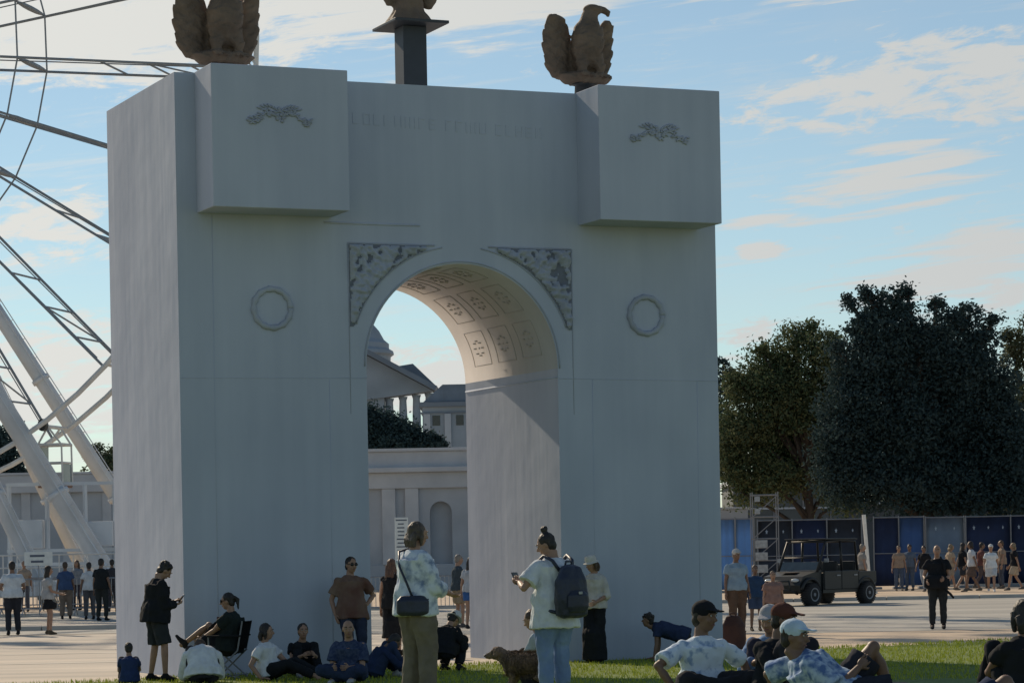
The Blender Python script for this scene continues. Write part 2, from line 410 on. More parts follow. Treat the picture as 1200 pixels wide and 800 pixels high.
for p in wall.data.polygons:
    if ZS-.13 < p.center.z < H-1.5 and abs(p.normal.y) < .5 and SL+.001 < p.center.x < SR-.001: p.material_index = 1
    if abs(p.normal.y) < .5 and p.center.z > ZS and p.center.z < H-.1 and abs(p.normal.x) < .9999: p.use_smooth = True
PB = .82
for k, (s0, s1) in enumerate([(.31, 2.42), (W-2.42, W-.31)]):
    b = BM(); box(b, (s0, -PB, 6.86), (s1, .003, H+.012), .012)
    blk = obj('corner_block', b, m_arch, arch)
    # carved garland on the face of the block
    b = BM(); r2 = random.Random(3+k); c = (s0+s1)/2-.02
    for sg in (-1, 1):
        pts = []
        for i in range(9):
            t = i/8; x = c+sg*(.04+.46*t); z = 8.20+.07*math.sin(t*5.5)-.02*t
            pts.append((x, -PB-.012, z))
        tube(b, pts, [.020-.010*i/8 for i in range(9)], 6)
        for i in range(44):
            t = r2.random(); x = c+sg*(.03+.47*t); z = 8.20+.07*math.sin(t*5.5)+r2.uniform(-.07, .07)*(1-.4*t)
            an = r2.uniform(-1, 1)*.9
            ell(b, (x, -PB-.004, z), (.045*r2.uniform(.6, 1.1), .034, .016), Matrix.Rotation(an, 3, 'Y'), 6)
        for i in range(6):
            t = i/5; ell(b, (c+sg*(.05+.26*t), -PB-.004, 8.31+.05*math.sin(t*3)), (.05, .024, .016), Matrix.Rotation(-sg*(.9-.6*t), 3, 'Y'), 6)
    for i in range(7): ell(b, (c+r2.uniform(-.05, .05), -PB-.005, 8.2+.03*i-.06), (.03, .028, .03), None, 6)
    obj('carved_garland', b, m_relief, blk, True)
# spandrels: carved panels between the square frame and the outer ring of the arch
RO = 1.86; ZT = ZS+RO
for sg in (-1, 1):
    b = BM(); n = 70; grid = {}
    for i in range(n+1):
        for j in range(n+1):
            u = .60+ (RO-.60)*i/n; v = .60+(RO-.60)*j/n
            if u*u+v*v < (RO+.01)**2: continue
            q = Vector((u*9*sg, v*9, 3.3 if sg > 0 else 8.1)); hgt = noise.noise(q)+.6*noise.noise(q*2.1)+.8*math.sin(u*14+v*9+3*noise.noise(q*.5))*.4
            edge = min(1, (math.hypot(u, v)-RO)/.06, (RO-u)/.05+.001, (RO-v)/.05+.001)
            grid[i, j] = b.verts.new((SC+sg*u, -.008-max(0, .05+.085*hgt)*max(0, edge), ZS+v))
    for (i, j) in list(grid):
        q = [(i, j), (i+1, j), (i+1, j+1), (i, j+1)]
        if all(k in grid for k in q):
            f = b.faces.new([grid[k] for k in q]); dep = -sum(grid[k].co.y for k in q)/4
            if dep < .030: f.material_index = 1  # low parts of the relief take the darker colour, crevice shade painted in
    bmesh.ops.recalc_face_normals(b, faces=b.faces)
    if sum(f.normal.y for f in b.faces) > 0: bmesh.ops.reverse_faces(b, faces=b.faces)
    obj('carved_spandrel', b, [m_relief, m_crev_shade], arch, True)
    b = BM()   # square frame fillets and ring fillet
    tube(b, [(SC+sg*RO, -.002, 3.9), (SC+sg*RO, -.004, ZT)], [.003, .014], 6); tube(b, [(SC+sg*RO, -.004, ZT), (SC+sg*.45, -.004, ZT)], .016, 6)
    tube(b, [(SC+sg*RO*math.cos(t), -.002, ZS+RO*math.sin(t)) for t in [R(20+2.5*i) for i in range(25)]], .013, 6)
    obj('frame_fillet', b, m_relief, arch, True)
b = BM(); tube(b, [(SC-(RAD+.03)*math.cos(math.pi*i/NA), -.004, ZS+(RAD+.03)*math.sin(math.pi*i/NA)) for i in range(NA+1)], .012, 6)
obj('opening_fillet', b, m_relief, arch, True)
# round wreaths
for s in (1.45, 7.68):
    b = BM(); pts = [(s+.29*math.cos(t), -.012, 5.47+.29*math.sin(t)) for t in [2*math.pi*i/40 for i in range(41)]]
    tube(b, pts, [.044+.009*math.sin(i*1.9) for i in range(41)], 8); obj('wreath', b, m_relief, arch, True)
# seams in the covering
seams = [([(2.30, 0, 6.78), (3.85, -.002, 6.78)], .018), ([(0.02, 0, 4.42), (SL, 0, 4.44)], .006), ([(SR+.02, 0, 4.46), (W-.02, 0, 4.44)], .006)]
for x, z0, z1 in ((2.32, .05, 4.42), (.52, .05, 6.85), (8.55, .05, 4.44), (6.7, .05, 4.46)): seams.append(([(x, 0, z0), (x+.02, 0, z1)], .005))
seams += [([(SR, 0.01, ZS-.14), (SR-.001, D-.01, ZS-.14)], .014), ([(SL, 0.01, ZS-.14), (SL, D-.01, ZS-.14)], .014)]
for pp, rr_ in seams:
    b = BM(); tube(b, pp, rr_, 6); obj('cover_seam', b, m_arch, arch, True)
# illegible shallow lettering on the attic
r2 = random.Random(21); x = 2.62; k = 0
while x < 5.95:
    z = 8.30-.055*(x-2.6)*.6; hgt = .17
    kind = r2.choice('IHEINULIRBID'); b = BM()
    if kind in 'IHEINULRBD': box(b, (x, -.007, z), (x+.022, .002, z+hgt))
    if kind in 'HNUD': box(b, (x+.10, -.007, z), (x+.122, .002, z+hgt))
    if kind in 'HE': box(b, (x+.023, -.006, z+hgt*.45), (x+.099, .002, z+hgt*.45+.02))
    if kind in 'ERBD': box(b, (x+.023, -.006, z+hgt-.02), (x+.099, .002, z+hgt))
    if kind in 'ELBDU': box(b, (x+.023, -.006, z), (x+.099, .002, z+.02))
    x += .075 if kind == 'I' else .17
    k += 1; obj('worn_letter', b, m_arch, arch)
    if k % 6 == 5: x += .1

# coffers in the vault
for row, (t0, t1) in enumerate([(9, 30), (37, 58), (65, 86), (94, 115), (122, 143), (150, 171)]):
    for c in range(3):
        d0 = .55+c*1.0; d1 = d0+.72; b = BM()
        def P(t, d, o): return (SC+(RAD-o)*math.cos(R(t)), d, ZS+(RAD-o)*math.sin(R(t)))
        n = 6; loop = [(t0+(t1-t0)*i/n, d0) for i in range(n+1)]+[(t1, d1)]+[(t1-(t1-t0)*i/n, d1) for i in range(1, n+1)]+[(t0, d0)]
        tube(b, [P(t, d, .006) for t, d in loop], .006, 6)
        tm = (t0+t1)/2; dm = (d0+d1)/2
        for i in range(8):
            an = i*math.pi/4; ell(b, P(tm+4.5*math.sin(an), dm+.15*math.cos(an), .008), (.04, .04, .014), None, 5)
        ell(b, P(tm, dm, .0), .02, None, 6)
        obj('coffer', b, m_vault, arch, True)

# ---------------------------------------------------------------- eagles on the arch
def eagle_bm():
    # local: faces -Y, z=0 under the claws, about 1.3 wide and 1.4 high; head turned to +X
    b = BM(); X = Vector((1, 0, 0)); Yv = Vector((0, 1, 0)); Z = Vector((0, 0, 1))
    loft(b, [((.0, .05, .12), X, Yv, .16, .12), ((0, -.04, .30), X, Yv, .20, .17), ((0, -.08, .55), X, Yv, .24, .20), ((0, -.09, .76), X, Yv, .25, .19),
             ((.01, -.08, .90), X, Yv, .21, .16), ((.03, -.07, 1.0), X, Yv, .15, .13), ((.05, -.06, 1.09), X, Yv, .125, .115), ((.07, -.06, 1.17), X, Yv, .12, .11), ((.09, -.06, 1.24), X, Yv, .07, .07)], 14)
    ell(b, (.11, -.06, 1.23), (.15, .12, .105))
    tube(b, [(.17, -.06, 1.26), (.29, -.075, 1.255), (.36, -.08, 1.21), (.37, -.08, 1.13)], [.072, .064, .048, .016], 8)
    for sg in (-1, 1):
        # folded wing: a broad shield raised beside the body, tip rounded at the top
        out = 1.0 if sg < 0 else .74
        secs = [((sg*.22, .16, .0), .26, .08), ((sg*.31, .15, .25), .31, .09), ((sg*.35, .14, .52), .31, .09), ((sg*.37, .13, .76), .29, .09), ((sg*.40, .10, .93), .22, .085), ((sg*.42, .06, 1.04), .17, .07), ((sg*.44, .06, 1.10), .08, .04)]
        if sg > 0: secs = [((c[0]*.98+.02, c[1], c[2]), rx, ry) for c, rx, ry in secs]
        ang = -sg*.22; ax = Vector((math.cos(ang), math.sin(ang), 0)); ay = Vector((-math.sin(ang), math.cos(ang), 0))
        if sg > 0: secs = [((c[0]+.10*rx, c[1], c[2]), rx*.55, ry) for c, rx, ry in secs]
        loft(b, [(c, ax, ay, rx, ry) for c, rx, ry in secs], 14)
        tube(b, [(sg*.12, -.08, .42), (sg*.15, -.14, .22), (sg*.15, -.16, .06)], [.12, .085, .055], 8)
        for f in (-1, 0, 1): tube(b, [(sg*.15, -.16, .07), (sg*.15+f*.07, -.26, .05), (sg*.15+f*.08, -.31, -.01)], [.04, .032, .012], 6)
    loft(b, [((0, .08, .28), X, Yv, .16, .07), ((0, .1, .10), X, Yv, .22, .06), ((0, .12, -.04), X, Yv, .26, .05)], 10)
    loft(b, [((0, 0, -.10), X, Yv, .30, .22), ((0, 0, -.02), X, Yv, .40, .24), ((.02, 0, .05), X, Yv, .44, .24), ((0, 0, .10), X, Yv, .3, .2)], 14)
    b = remesh(b, .022, 1)
    b.normal_update()
    for v in b.verts:       # feather courses
        p = v.co
        if p.z < 1.02 or abs(p.x) > .22:
            rowp = p.z*9+.35*math.sin(p.x*22); cell = math.sin(p.x*26+(math.floor(rowp) % 2)*math.pi)
            v.co += v.normal*(.012*((rowp % 1)-.5)+.008*cell+.012*noise.noise(p*5))
    return b
e0 = None
for s, lab in ((1.365, 'bronze eagle statue on the left end of the arch, cropped by the picture top'), (W-1.365, 'brown bronze eagle statue with hooked beak on the right corner of the arch')):
    p = aw(s, 1.9, 9.52)
    if e0 is None:
        e0 = empty('eagle_statue', p, YAW-.12, lab, 'statue', 'eagle statues on top of the arch')
        obj('eagle_body', eagle_bm(), m_bronze, e0, True)
        b = BM(); lathe(b, [(.30, -.59), (.30, -.50), (.16, -.44), (.14, -.12), (.22, -.08)], 12); obj('pedestal', b, m_dark, e0, True)
    else:
        c = copy_tree(e0); c.location = p; c['label'] = lab; c.scale = (1.24, 1.12, .93); c.rotation_euler = (0, 0, YAW+.25)
e0.scale = (1.24, 1.15, .97); e0.rotation_euler.z = YAW+.15
st = empty('pillar_statue', aw(SC-.02, 1.9, H), YAW, 'bronze figure on a square plate and black square pillar, centre of the arch top', 'statue')
b = BM(); box(b, (-.20, -.19, 0), (.20, .21, 1.26), .01); obj('pillar', b, mat('blue black pillar paint', (.035, .045, .055), .6), st)
b = BM(); box(b, (-.46, -.52, 1.262), (.46, .52, 1.31), .008); obj('plate', b, m_dark, st)
b = BM(); X = Vector((1, 0, 0)); Yv = Vector((0, 1, 0))
loft(b, [((-.02, 0, 1.30), X, Yv, .40, .38), ((-.02, 0, 1.36), X, Yv, .37, .34), ((-.03, 0, 1.52), X, Yv, .26, .24), ((-.03, 0, 1.75), X, Yv, .22, .2), ((0, 0, 2.1), X, Yv, .27, .2), ((0, 0, 2.4), X, Yv, .2, .17), ((0, 0, 2.55), X, Yv, .1, .1)], 16)
ell(b, (.03, 0, 2.66), (.12, .11, .12))
for sg in (-1, 1): loft(b, [((sg*.32, .05, 1.60), X, Yv, .06, .05), ((sg*.36, .05, 1.75), X, Yv, .13, .08), ((sg*.40, .05, 2.1), X, Yv, .18, .09), ((sg*.42, .05, 2.4), X, Yv, .12, .07), ((sg*.43, .05, 2.6), X, Yv, .03, .03)], 12)
b = remesh(b, .024, 1); b.normal_update()
for v in b.verts: v.co += v.normal*(.02*math.sin(math.atan2(v.co.y, v.co.x)*11)*max(0, 1.9-v.co.z)+.02*noise.noise(v.co*7))
obj('bronze_figure', b, m_bronze, st, True)

# ---------------------------------------------------------------- ferris wheel
FY = 104.0; fs_ = F/FY
hub = Vector((X_at(-213, FY), FY, Z_at(-213, 65, FY)))
fw = empty('ferris_wheel', (hub.x, hub.y, 0), R(-12), 'large white observation wheel with thin spokes and thick slanting legs left of the arch', 'ferris wheel')
hz = hub.z; RW = 17.2; HWD = 1.45
m_cab = mat('dark spoke steel', (.24, .27, .30), .5)
m_legm = mat('off white leg paint', (.64, .68, .72), .45, (.52, .56, .60), .8)
NS = 27; SP = 360/27
for k in range(NS):
    th = R(5.4+SP*k); c_, s_ = math.cos(th), -math.sin(th)
    b = BM()
    for sd in (-1, 1):
        tube(b, [(c_*1.2, sd*HWD*1.2, hz+s_*1.2), (c_*RW, sd*HWD, hz+s_*RW)], .052, 6)
        tube(b, [(c_*4, sd*HWD*.9, hz+s_*4-.12), (c_*RW*.97, sd*HWD*.8, hz+s_*RW*.97)], .024, 5)
    for q in (9.0, 12.2, 14.0, 15.6):
        tube(b, [(c_*q, -HWD, hz+s_*q), (c_*q, HWD, hz+s_*q)], .04, 5)
    for q in (14.0,): tube(b, [(c_*q, -HWD, hz+s_*q), (c_*(q+1.6), HWD, hz+s_*(q+1.6))], .035, 5)
    obj('spoke', b, m_cab, fw)
b = BM()
for k in range(NS):
    a0, a1 = R(5.4+SP*k), R(5.4+SP*(k+1))
    for sd in (-1, 1):
        tube(b, [(math.cos(a)*9.0, sd*HWD*1.0, hz-math.sin(a)*9.0) for a in (a0, a1)], .035, 5)
    ell(b, (math.cos(a0)*9.0, 0, hz-math.sin(a0)*9.0), (.12, HWD, .10), None, 6)
obj('inner_ring', b, m_cab, fw)
b = BM()
for sd in (-1, 1):
    for rr_ in (RW,):
        tube(b, [(math.cos(2*math.pi*k/72)*rr_, sd*HWD, hz+math.sin(2*math.pi*k/72)*rr_) for k in range(73)], .10, 6)
for k in range(72):
    a = 2*math.pi*k/72; a2 = 2*math.pi*(k+1)/72
    if k % 3 == 0: tube(b, [(math.cos(a)*RW, -HWD, hz+math.sin(a)*RW), (math.cos(a)*RW, HWD, hz+math.sin(a)*RW)], .06, 4)
obj('rim', b, m_white, fw)
b = BM(); tube(b, [(0, -2.4, hz), (0, 2.4, hz)], .8, 20); tube(b, [(0, -2.9, hz), (0, 2.9, hz)], .4, 16); obj('hub', b, m_legm, fw, True)
# legs: world base points -> wheel local
Minv = (Matrix.Translation((hub.x, hub.y, 0)) @ Matrix.Rotation(R(-12), 4, 'Z')).inverted()
for (px, Y, r0, r1, sd) in [(216, 107.5, .34, .34, 1), (150, 100.5, .42, .42, -1), (118, 108.5, .36, .36, 1), (60, 100, .34, .34, -1), (-470, 100, .4, .4, -1), (-560, 108, .4, .4, 1)]:
    base = Minv @ Vector((X_at(px, Y), Y, 0)); top = Vector((0, sd*2.5, hz)); top = Vector((0, sd*2.6, hz))
    b = BM(); r0 *= .88; r1 *= .88; tube(b, [base, top], [r0, r1*.9], 14)
    for t in (.2, .42, .64, .86):
        q = base.lerp(top, t); d = (top-base).normalized(); tube(b, [q-d*.09, q+d*.09], r0*1.2, 14)
    obj('leg', b, m_legm, fw, True)
    b = BM(); d = top-base; off = Vector((.22, -r0-.05, .12))
    tube(b, [base+off, base+off+d*.9], .028, 5); tube(b, [base+off+Vector((.2, 0, .1)), base+off+Vector((.2, 0, .1))+d*.9], .02, 5)
    for i in range(26): q = base+off+d*(.9*i/26); tube(b, [q, q+Vector((.2, 0, .1))], .014, 4)
    obj('ladder', b, m_legm, fw)
# gondolas
m_gl = mat('gondola glass', (.25, .29, .31), .12, (.2, .24, .26), 1)
g0 = None
for k in range(NS):
    th = R(56.3+SP*k); px_, pz_ = math.cos(th)*RW, hz-math.sin(th)*RW
    if g0 is None:
        g0 = empty('gondola'); g0.parent = fw
        b = BM()
        tube(b, [(0, -HWD, 0), (0, HWD, 0)], .09, 6)
        for sx in (-1, 1):
            for sy in (-1, 1):
                tube(b, [(0, sy*.8, 0), (sx*.75, sy*.62, -.75), (sx*.78, sy*.62, -2.35)], .055, 6)
            tube(b, [(sx*.78, -.62, -1.5), (sx*.78, .62, -1.5)], .04, 5)
        for sy in (-1, 1): tube(b, [(-.78, sy*.62, -1.5), (.78, sy*.62, -1.5)], .04, 5)
        obj('cabin_frame', b, m_white, g0)
        b = BM(); box(b, (-.82, -.66, -.80), (.82, .66, -.68), .04); obj('cabin_roof', b, m_white, g0)
        b = BM(); box(b, (-.80, -.64, -2.55), (.80, .64, -2.36), .05); obj('cabin_floor', b, mat('rusty red floor', (.22, .14, .11), .7), g0)
        for q in (((-.74, -.60, -1.45), (-.70, .60, -.82)), ((.70, -.60, -2.3), (.74, .60, -1.55)), ((-.74, -.60, -2.3), (-.70, .60, -1.55))):
            b = BM(); box(b, *q); obj('cabin_panel', b, m_gl, g0)
        b = BM(); tube(b, [(0, -HWD+.25, .05), (0, -HWD-.1, .05)], .26, 12); obj('bearing', b, m_dark, g0)
        g = g0
    else: g = copy_tree(g0, fw)
    g.location = (px_, 0, pz_); g.scale = (.62, .8, .88)
# loading platform with rails at the foot of the wheel
pl = empty('boarding_platform', (X_at(60, 100), 99, 0), 0, 'low white boarding platform with railings under the wheel', 'platform')
b = BM(); box(b, (-9, -1, .9), (3.2, 3, 1.05), .02); box(b, (-9, -1.1, .55), (3.2, -1.0, .9)); obj('deck', b, m_legm, pl)
b = BM()
for i in range(13): box(b, (-9+i, -.98, 0), (-8.9+i, -.88, .9))
obj('supports', b, m_greysteel, pl)
b = BM()
for i in range(25): tube(b, [(-8.9+i*.5, -.9, 1.05), (-8.9+i*.5, -.9, 2.0)], .022, 5)
for z in (2.0, 1.55): tube(b, [(-9, -.9, z), (3.1, -.9, z)], .03, 5)
obj('railing', b, m_white, pl)
pf = empty('boarding_gantry', (X_at(92, 101), 101.5, 0), 0, 'white steel gantry frame behind the gondola', 'gantry')
b = BM()
for x in (-2.6, -1.2, .2, 1.3):
    tube(b, [(x, 0, 0), (x, 0, 4.6)], .09, 6)
for z in (1.6, 2.1, 4.55): box(b, (-2.7, -.08, z), (1.4, .08, z+.12))
box(b, (-2.4, -.3, 2.25), (-1.35, .3, 3.3), .03); box(b, (.3, -.3, 2.3), (1.25, .3, 3.2), .03)
obj('gantry_frame', b, m_legm, pf)

# ---------------------------------------------------------------- buildings
GY = 138.0
def window(parent, x, y, z0, z1, w):
    b = BM(); box(b, (x-w/2, y-.03, z0), (x+w/2, y+.02, z1)); o = obj('window', b, m_win, parent)
    f = BM()
    for a in (-1, 1): box(f, (x+a*w/2-.07, y-.09, z0-.05), (x+a*w/2+.07, y+.01, z1+.05))
    box(f, (x-w/2-.12, y-.12, z1+.052), (x+w/2+.12, y+.01, z1+.18)); box(f, (x-w/2-.15, y-.14, z0-.18), (x+w/2+.15, y+.01, z0-.052))
    obj('window_frame', f, m_stone, o)
ga = empty('stone_gallery', (X_at(60, GY), GY, 0), 0, 'long low pale stone gallery with dark tall windows behind the wheel', 'building')
g1 = 6.1
b = BM(); box(b, (-30, 0, 0), (8, 22, g1-.9)); box(b, (-30, -.08, 0), (8, -.001, .9)); obj('wall', b, m_stone2, ga)
b = BM(); box(b, (-30.2, -.35, g1-.9), (8.2, 22.2, g1-.55), .03); box(b, (-30, -.12, g1-.548), (8, 22, g1), .02); box(b, (-30.2, -.2, g1+.002), (8.2, 22.2, g1+.12), .02); obj('cornice', b, m_stone, ga)
for i in range(13):
    x = -29.2+i*2.03+ .0
    if x < 7: window(ga, x+.4, 0, 1.9, 3.9, .62)
for i in range(19):
    x = -29+i*2.03; b = BM(); box(b, (x-.25-.6, -.10, .9), (x+.2-.6, -.002, g1-.902)); obj('pilaster', b, m_stone, ga)
PYY = 131.0
pa = empty('stone_pavilion', (X_at(490, PYY), PYY, 0), 0, 'stone pavilion wall with arched niches and heavy cornice seen through the arch', 'building')
hp = Z_at(490, 525, PYY)
b = BM(); box(b, (-5.6, .55, 0), (3.6, 14, hp-1.9)); box(b, (-5.7, -.1, 0), (3.7, .549, 1.3), .02)
# front wall with arched niches cut by building it round them
def niche_wall(b, x0, x1, xc, w, z0, zs, zt):
    r = w/2; n = 12
    box(b, (x0, 0, z0), (xc-r, .55, zt)); box(b, (xc+r, 0, z0), (x1, .55, zt))
    for i in range(n):
        a0, a1 = math.pi*i/n, math.pi*(i+1)/n
        prism(b, [(xc-r*math.cos(a0), zs+r*math.sin(a0)), (xc-r*math.cos(a1), zs+r*math.sin(a1)), (xc-r*math.cos(a1), zt), (xc-r*math.cos(a0), zt)], 0, .55)
zt = hp-1.9
niche_wall(b, -5.6, -1.55, -3.0, 1.05, 1.302, 3.75, zt); box(b, (-1.549, 0, 1.302), (-.1, .55, zt)); niche_wall(b, -.099, 3.6, 1.12, 1.05, 1.302, 3.75, zt)
obj('wall', b, m_stone2, pa)
b = BM()
for x in (-1.35, -.25): box(b, (x-.32, -.22, 1.302), (x+.32, -.002, zt-.002), .02)
obj('pilaster', b, m_stone, pa)
b = BM(); box(b, (-5.8, -.28, zt), (3.8, 14.2, zt+.75), .02); box(b, (-6.1, -.6, zt+.752), (4.1, 14.4, zt+1.0), .04); box(b, (-5.7, -.1, zt+1.002), (3.7, 14, zt+1.75), .02); box(b, (-5.9, -.25, zt+1.752), (3.9, 14.2, hp), .03)
obj('cornice', b, m_stone, pa)
b = BM(); box(b, (-5.0, -.02, 3.55), (-3.6, -.001, 3.62)); box(b, (1.75, -.02, 3.55), (3.5, -.001, 3.62)); obj('string_course', b, m_stone2, pa)

# museum far behind: drum and pedimented portico, side wing
MY = 262.0; ms = F/MY
mu = empty('domed_museum', (X_at(440, MY), MY, 0), 0, 'distant grey stone museum with domed drum and pediment seen through the arch', 'building')
def mx_(px): return X_at(px, MY)-X_at(440, MY)
def mz_(px, py): return Z_at(px, py, MY)
m_mus = mat('blue grey distant stone', (.30, .35, .41), .85, (.24, .285, .33), .3)
m_mus2 = mat('dark cornice stone', (.17, .21, .26), .85, (.14, .17, .21), .3)
for cx_ in (458, 474, 490, 505):
    b = BM(); lathe(b, [(.42, 0), (.40, mz_(480, 485)), (.34, mz_(cx_, 470-(cx_-452)*.14)), (.46, mz_(cx_, 465.5-(cx_-452)*.14))], 16, (mx_(cx_), 3.4, 0)); obj('column', b, m_mus, mu, True)
b = BM(); cxm = mx_(392); 
prof = []
for px, py in [(452, 430), (454, 404), (458, 401), (457, 397), (452, 394), (452, 388), (446, 383), (440, 372), (428, 358), (412, 348), (396, 344)]:
    prof.append((abs(mx_(px)-cxm), mz_(px, py)))
prof = [(prof[0][0], 6.0)]+prof
lathe(b, prof, 40, (cxm, 16, 0)); obj('dome', b, m_mus, mu)
b = BM()   # pediment slab, apex behind the arch's left pier
poly = [(mx_(350), mz_(350, 452)), (mx_(516), mz_(516, 456)), (mx_(516), mz_(516, 453)), (mx_(430), mz_(430, 404)), (mx_(350), mz_(350, 452)+.3)]
prism(b, [(mx_(345), mz_(345, 478)), (mx_(452), mz_(452, 464)), (mx_(510), mz_(510, 456)), (mx_(428), mz_(428, 412))], 2, 5); box(b, (mx_(345), 2.5, 0), (mx_(452), 20, mz_(508, 460))); obj('pediment', b, m_mus, mu)
b = BM()
prism(b, [(mx_(426), mz_(426, 410)), (mx_(426), mz_(426, 404)), (mx_(516), mz_(516, 452)), (mx_(513), mz_(513, 457))], 0, 7); obj('raking_cornice', b, m_mus2, mu)
b = BM(); prism(b, [(mx_(467), mz_(467, 423)), (mx_(485), mz_(485, 420)), (mx_(515), mz_(515, 449)), (mx_(513), mz_(513, 452)), (mx_(467), mz_(467, 428))], 7.01, 12); obj('attic_gable', b, m_mus2, mu)
# portico side wall, turned towards the sun
c0 = Vector((mx_(516), -2.0, 0)); 
b = BM(); zt1, zb1 = mz_(516, 456), mz_(516, 463)
p = [(mx_(452)-.3, 30.0), (mx_(516), -3.0)]
d = Vector((p[1][0]-p[0][0], p[1][1]-p[0][1], 0)); L_ = d.length; d.normalize()
m = Matrix((d, Vector((-d.y, d.x, 0)), Vector((0, 0, 1)))).transposed().to_4x4(); m.translation = Vector((p[0][0], p[0][1], 0))
b.free()
wg = empty('museum_wing', (X_at(560, 240), 240, 0), 0, 'dark roofed stone wing right of the distant museum pediment', 'building')
s2 = F/240
def wz(py): return Z_at(540, py, 240)
b = BM(); box(b, (-4.6, 0, 0), (6, 16, wz(472))); obj('wall', b, m_mus, wg)
b = BM(); box(b, (-4.9, -.4, wz(476)), (6.3, 16.3, wz(470.5)), .03); box(b, (-4.75, -.15, wz(484)), (6.15, 16.2, wz(482)), .02); obj('cornice', b, m_mus2, wg)
b = BM(); prism(b, [(-4.5, wz(470)), (6.2, wz(470)), (6.2, wz(450)), (-2.8, wz(450))], 0, 15); obj('roof', b, m_roofm, wg)
for x in (-3.4, -1.35, .6): 
    b = BM(); box(b, (x-.33, -.04, wz(498)), (x+.33, .02, wz(486))); obj('window', b, m_win, wg)
for x in (-4.2, -2.4, -.3, 1.6):
    b = BM(); box(b, (x-.28, -.25, 0), (x+.28, -.001, wz(484.2)), .02); obj('pilaster', b, m_stone2, wg)

# buildings behind the fences on the right
kb = empty('grey_pavilion', (X_at(912, 150), 150, 0), 0, 'dark grey flat roofed building under the trees behind the mesh fence', 'building')
b = BM(); box(b, (-2.4, 0, 0), (3.8, 8, 5.2)); obj('wall', b, mat('dark greenish cladding', (.11, .125, .125), .8, (.08, .09, .095), .8), kb)
b = BM(); box(b, (-2.6, -.3, 5.2), (4.0, 8.2, 5.42), .02); box(b, (-2.6, -.05, 3.85), (4.0, -.001, 3.95)); obj('roof', b, m_stone, kb)
b = BM()
for x in (-1.9, -.2, 1.4, 2.9): box(b, (x-.03, -.07, .2), (x+.03, -.002, 5.1))
obj('mullion', b, m_greysteel, kb)
kb2 = empty('pale_shed', (X_at(860, 140), 140, 0), 0, 'small pale grey shed wall showing above the bright blue fence panel', 'building')
b = BM(); box(b, (-1.5, 0, 0), (.75, 4, 3.75), .03); obj('wall', b, m_stone2, kb2)
b = BM(); box(b, (-1.6, -.1, 3.752), (.85, 4.1, 3.86), .02); obj('roof', b, m_stone, kb2)
kb3 = empty('long_shed', (X_at(1120, 150), 150, 0), 0, 'long dark low building behind the right blue fence', 'building')
b = BM(); box(b, (-6, 0, 0), (16, 6, 4.0)); obj('wall', b, mat('dark cladding', (.10, .11, .12), .8, (.075, .08, .09), .5), kb3)  # dark grey cladding, slightly mottled
b = BM(); box(b, (-6.2, -.3, 4.0), (16.2, 6.2, 4.18), .02); obj('roof', b, m_stone2, kb3)

# ---------------------------------------------------------------- fences, scaffold, pole
FNY = 104.0
def panel_fence(x0px, x1px, ytop_px, Y, npan, mats, label, cat='fence', emb=False, name='panel_fence', posts=m_greysteel, group=None):
    x0, x1 = X_at(x0px, Y), X_at(x1px, Y); zt_ = Z_at((x0px+x1px)/2, ytop_px, Y)
    f = empty(name, ((x0+x1)/2, Y, .1), 0, label, cat, group); zt_ -= .1; xs = [x0-(x0+x1)/2+(x1-x0)*i/npan for i in range(npan+1)]
    for i in range(npan):
        b = BM(); n = 8; a, c = xs[i]+.03, xs[i+1]-.03
        g = [[b.verts.new((a+(c-a)*u/n, .03*math.sin(u*2.1+i)+.015*math.sin(v*3), .12+(zt_-.12)*v/4)) for u in range(n+1)] for v in range(5)]
        for v in range(4):
            for u in range(n): b.faces.new((g[v][u], g[v][u+1], g[v+1][u+1], g[v+1][u]))
        r = bmesh.ops.solidify(b, geom=b.faces[:], thickness=.02)
        pn = obj('sheet', b, mats[i % len(mats)], f, True)
        if emb:
            b = BM(); k = max(2, int((c-a)/.5))
            for q in range(k):
                xx = a+(c-a)*(q+.5)/k; zz = zt_-.42; s_ = .06 if q % 3 else .08
                pr = [(xx+.7*s_*math.cos(math.pi/2+j*math.pi/5)*(1 if j % 2 == 0 else .45), zz+1.3*s_*math.sin(math.pi/2+j*math.pi/5)*(1 if j % 2 == 0 else .45)) for j in range(10)]
                prism(b, pr, -.075, -.06)
            obj('printed_emblems', b, m_emb, pn)
    for x in xs:
        b = BM(); tube(b, [(x, -.06, 0), (x, -.06, zt_+.06)], .022, 6); box(b, (x-.25, -.35, 0), (x+.25, .25, .09), .02); obj('post', b, posts, f)
    b = BM(); tube(b, [(xs[0], -.06, zt_+.01), (xs[-1], -.06, zt_+.01)], .025, 5); obj('rail', b, posts, f); b = BM(); tube(b, [(xs[0], -.06, zt_*.5), (xs[-1], -.06, zt_*.5)], .02, 5); obj('rail', b, posts, f)
    return f
m_bright = mat('bright blue sheeting', (.14, .27, .50), .6, (.12, .24, .45), 1.1, bump=.2, bscale=2)
panel_fence(840, 884, 608, 103, 2, [m_bright], 'bright blue solid fence panels right beside the arch')
panel_fence(888, 1010, 609, 104, 3, [m_mesh, m_navy, m_mesh], 'dark mesh fence with a row of small pale emblems behind the utility vehicle', emb=True)
panel_fence(1024, 1083, 606, 105, 2, [m_navy, m_blue], 'dark blue sheeted fence just right of the leaning white pole', emb=False)
panel_fence(1085, 1130, 606, 105.5, 1, [mat('faded blue sheeting', (.16, .22, .30), .7, (.11, .16, .24), 1)], 'faded grey blue fence section with pale emblems behind the walking crowd', emb=True)
panel_fence(1132, 1290, 604, 106, 3, [m_navy], 'long navy fence with a row of small emblems at the far right', emb=True)
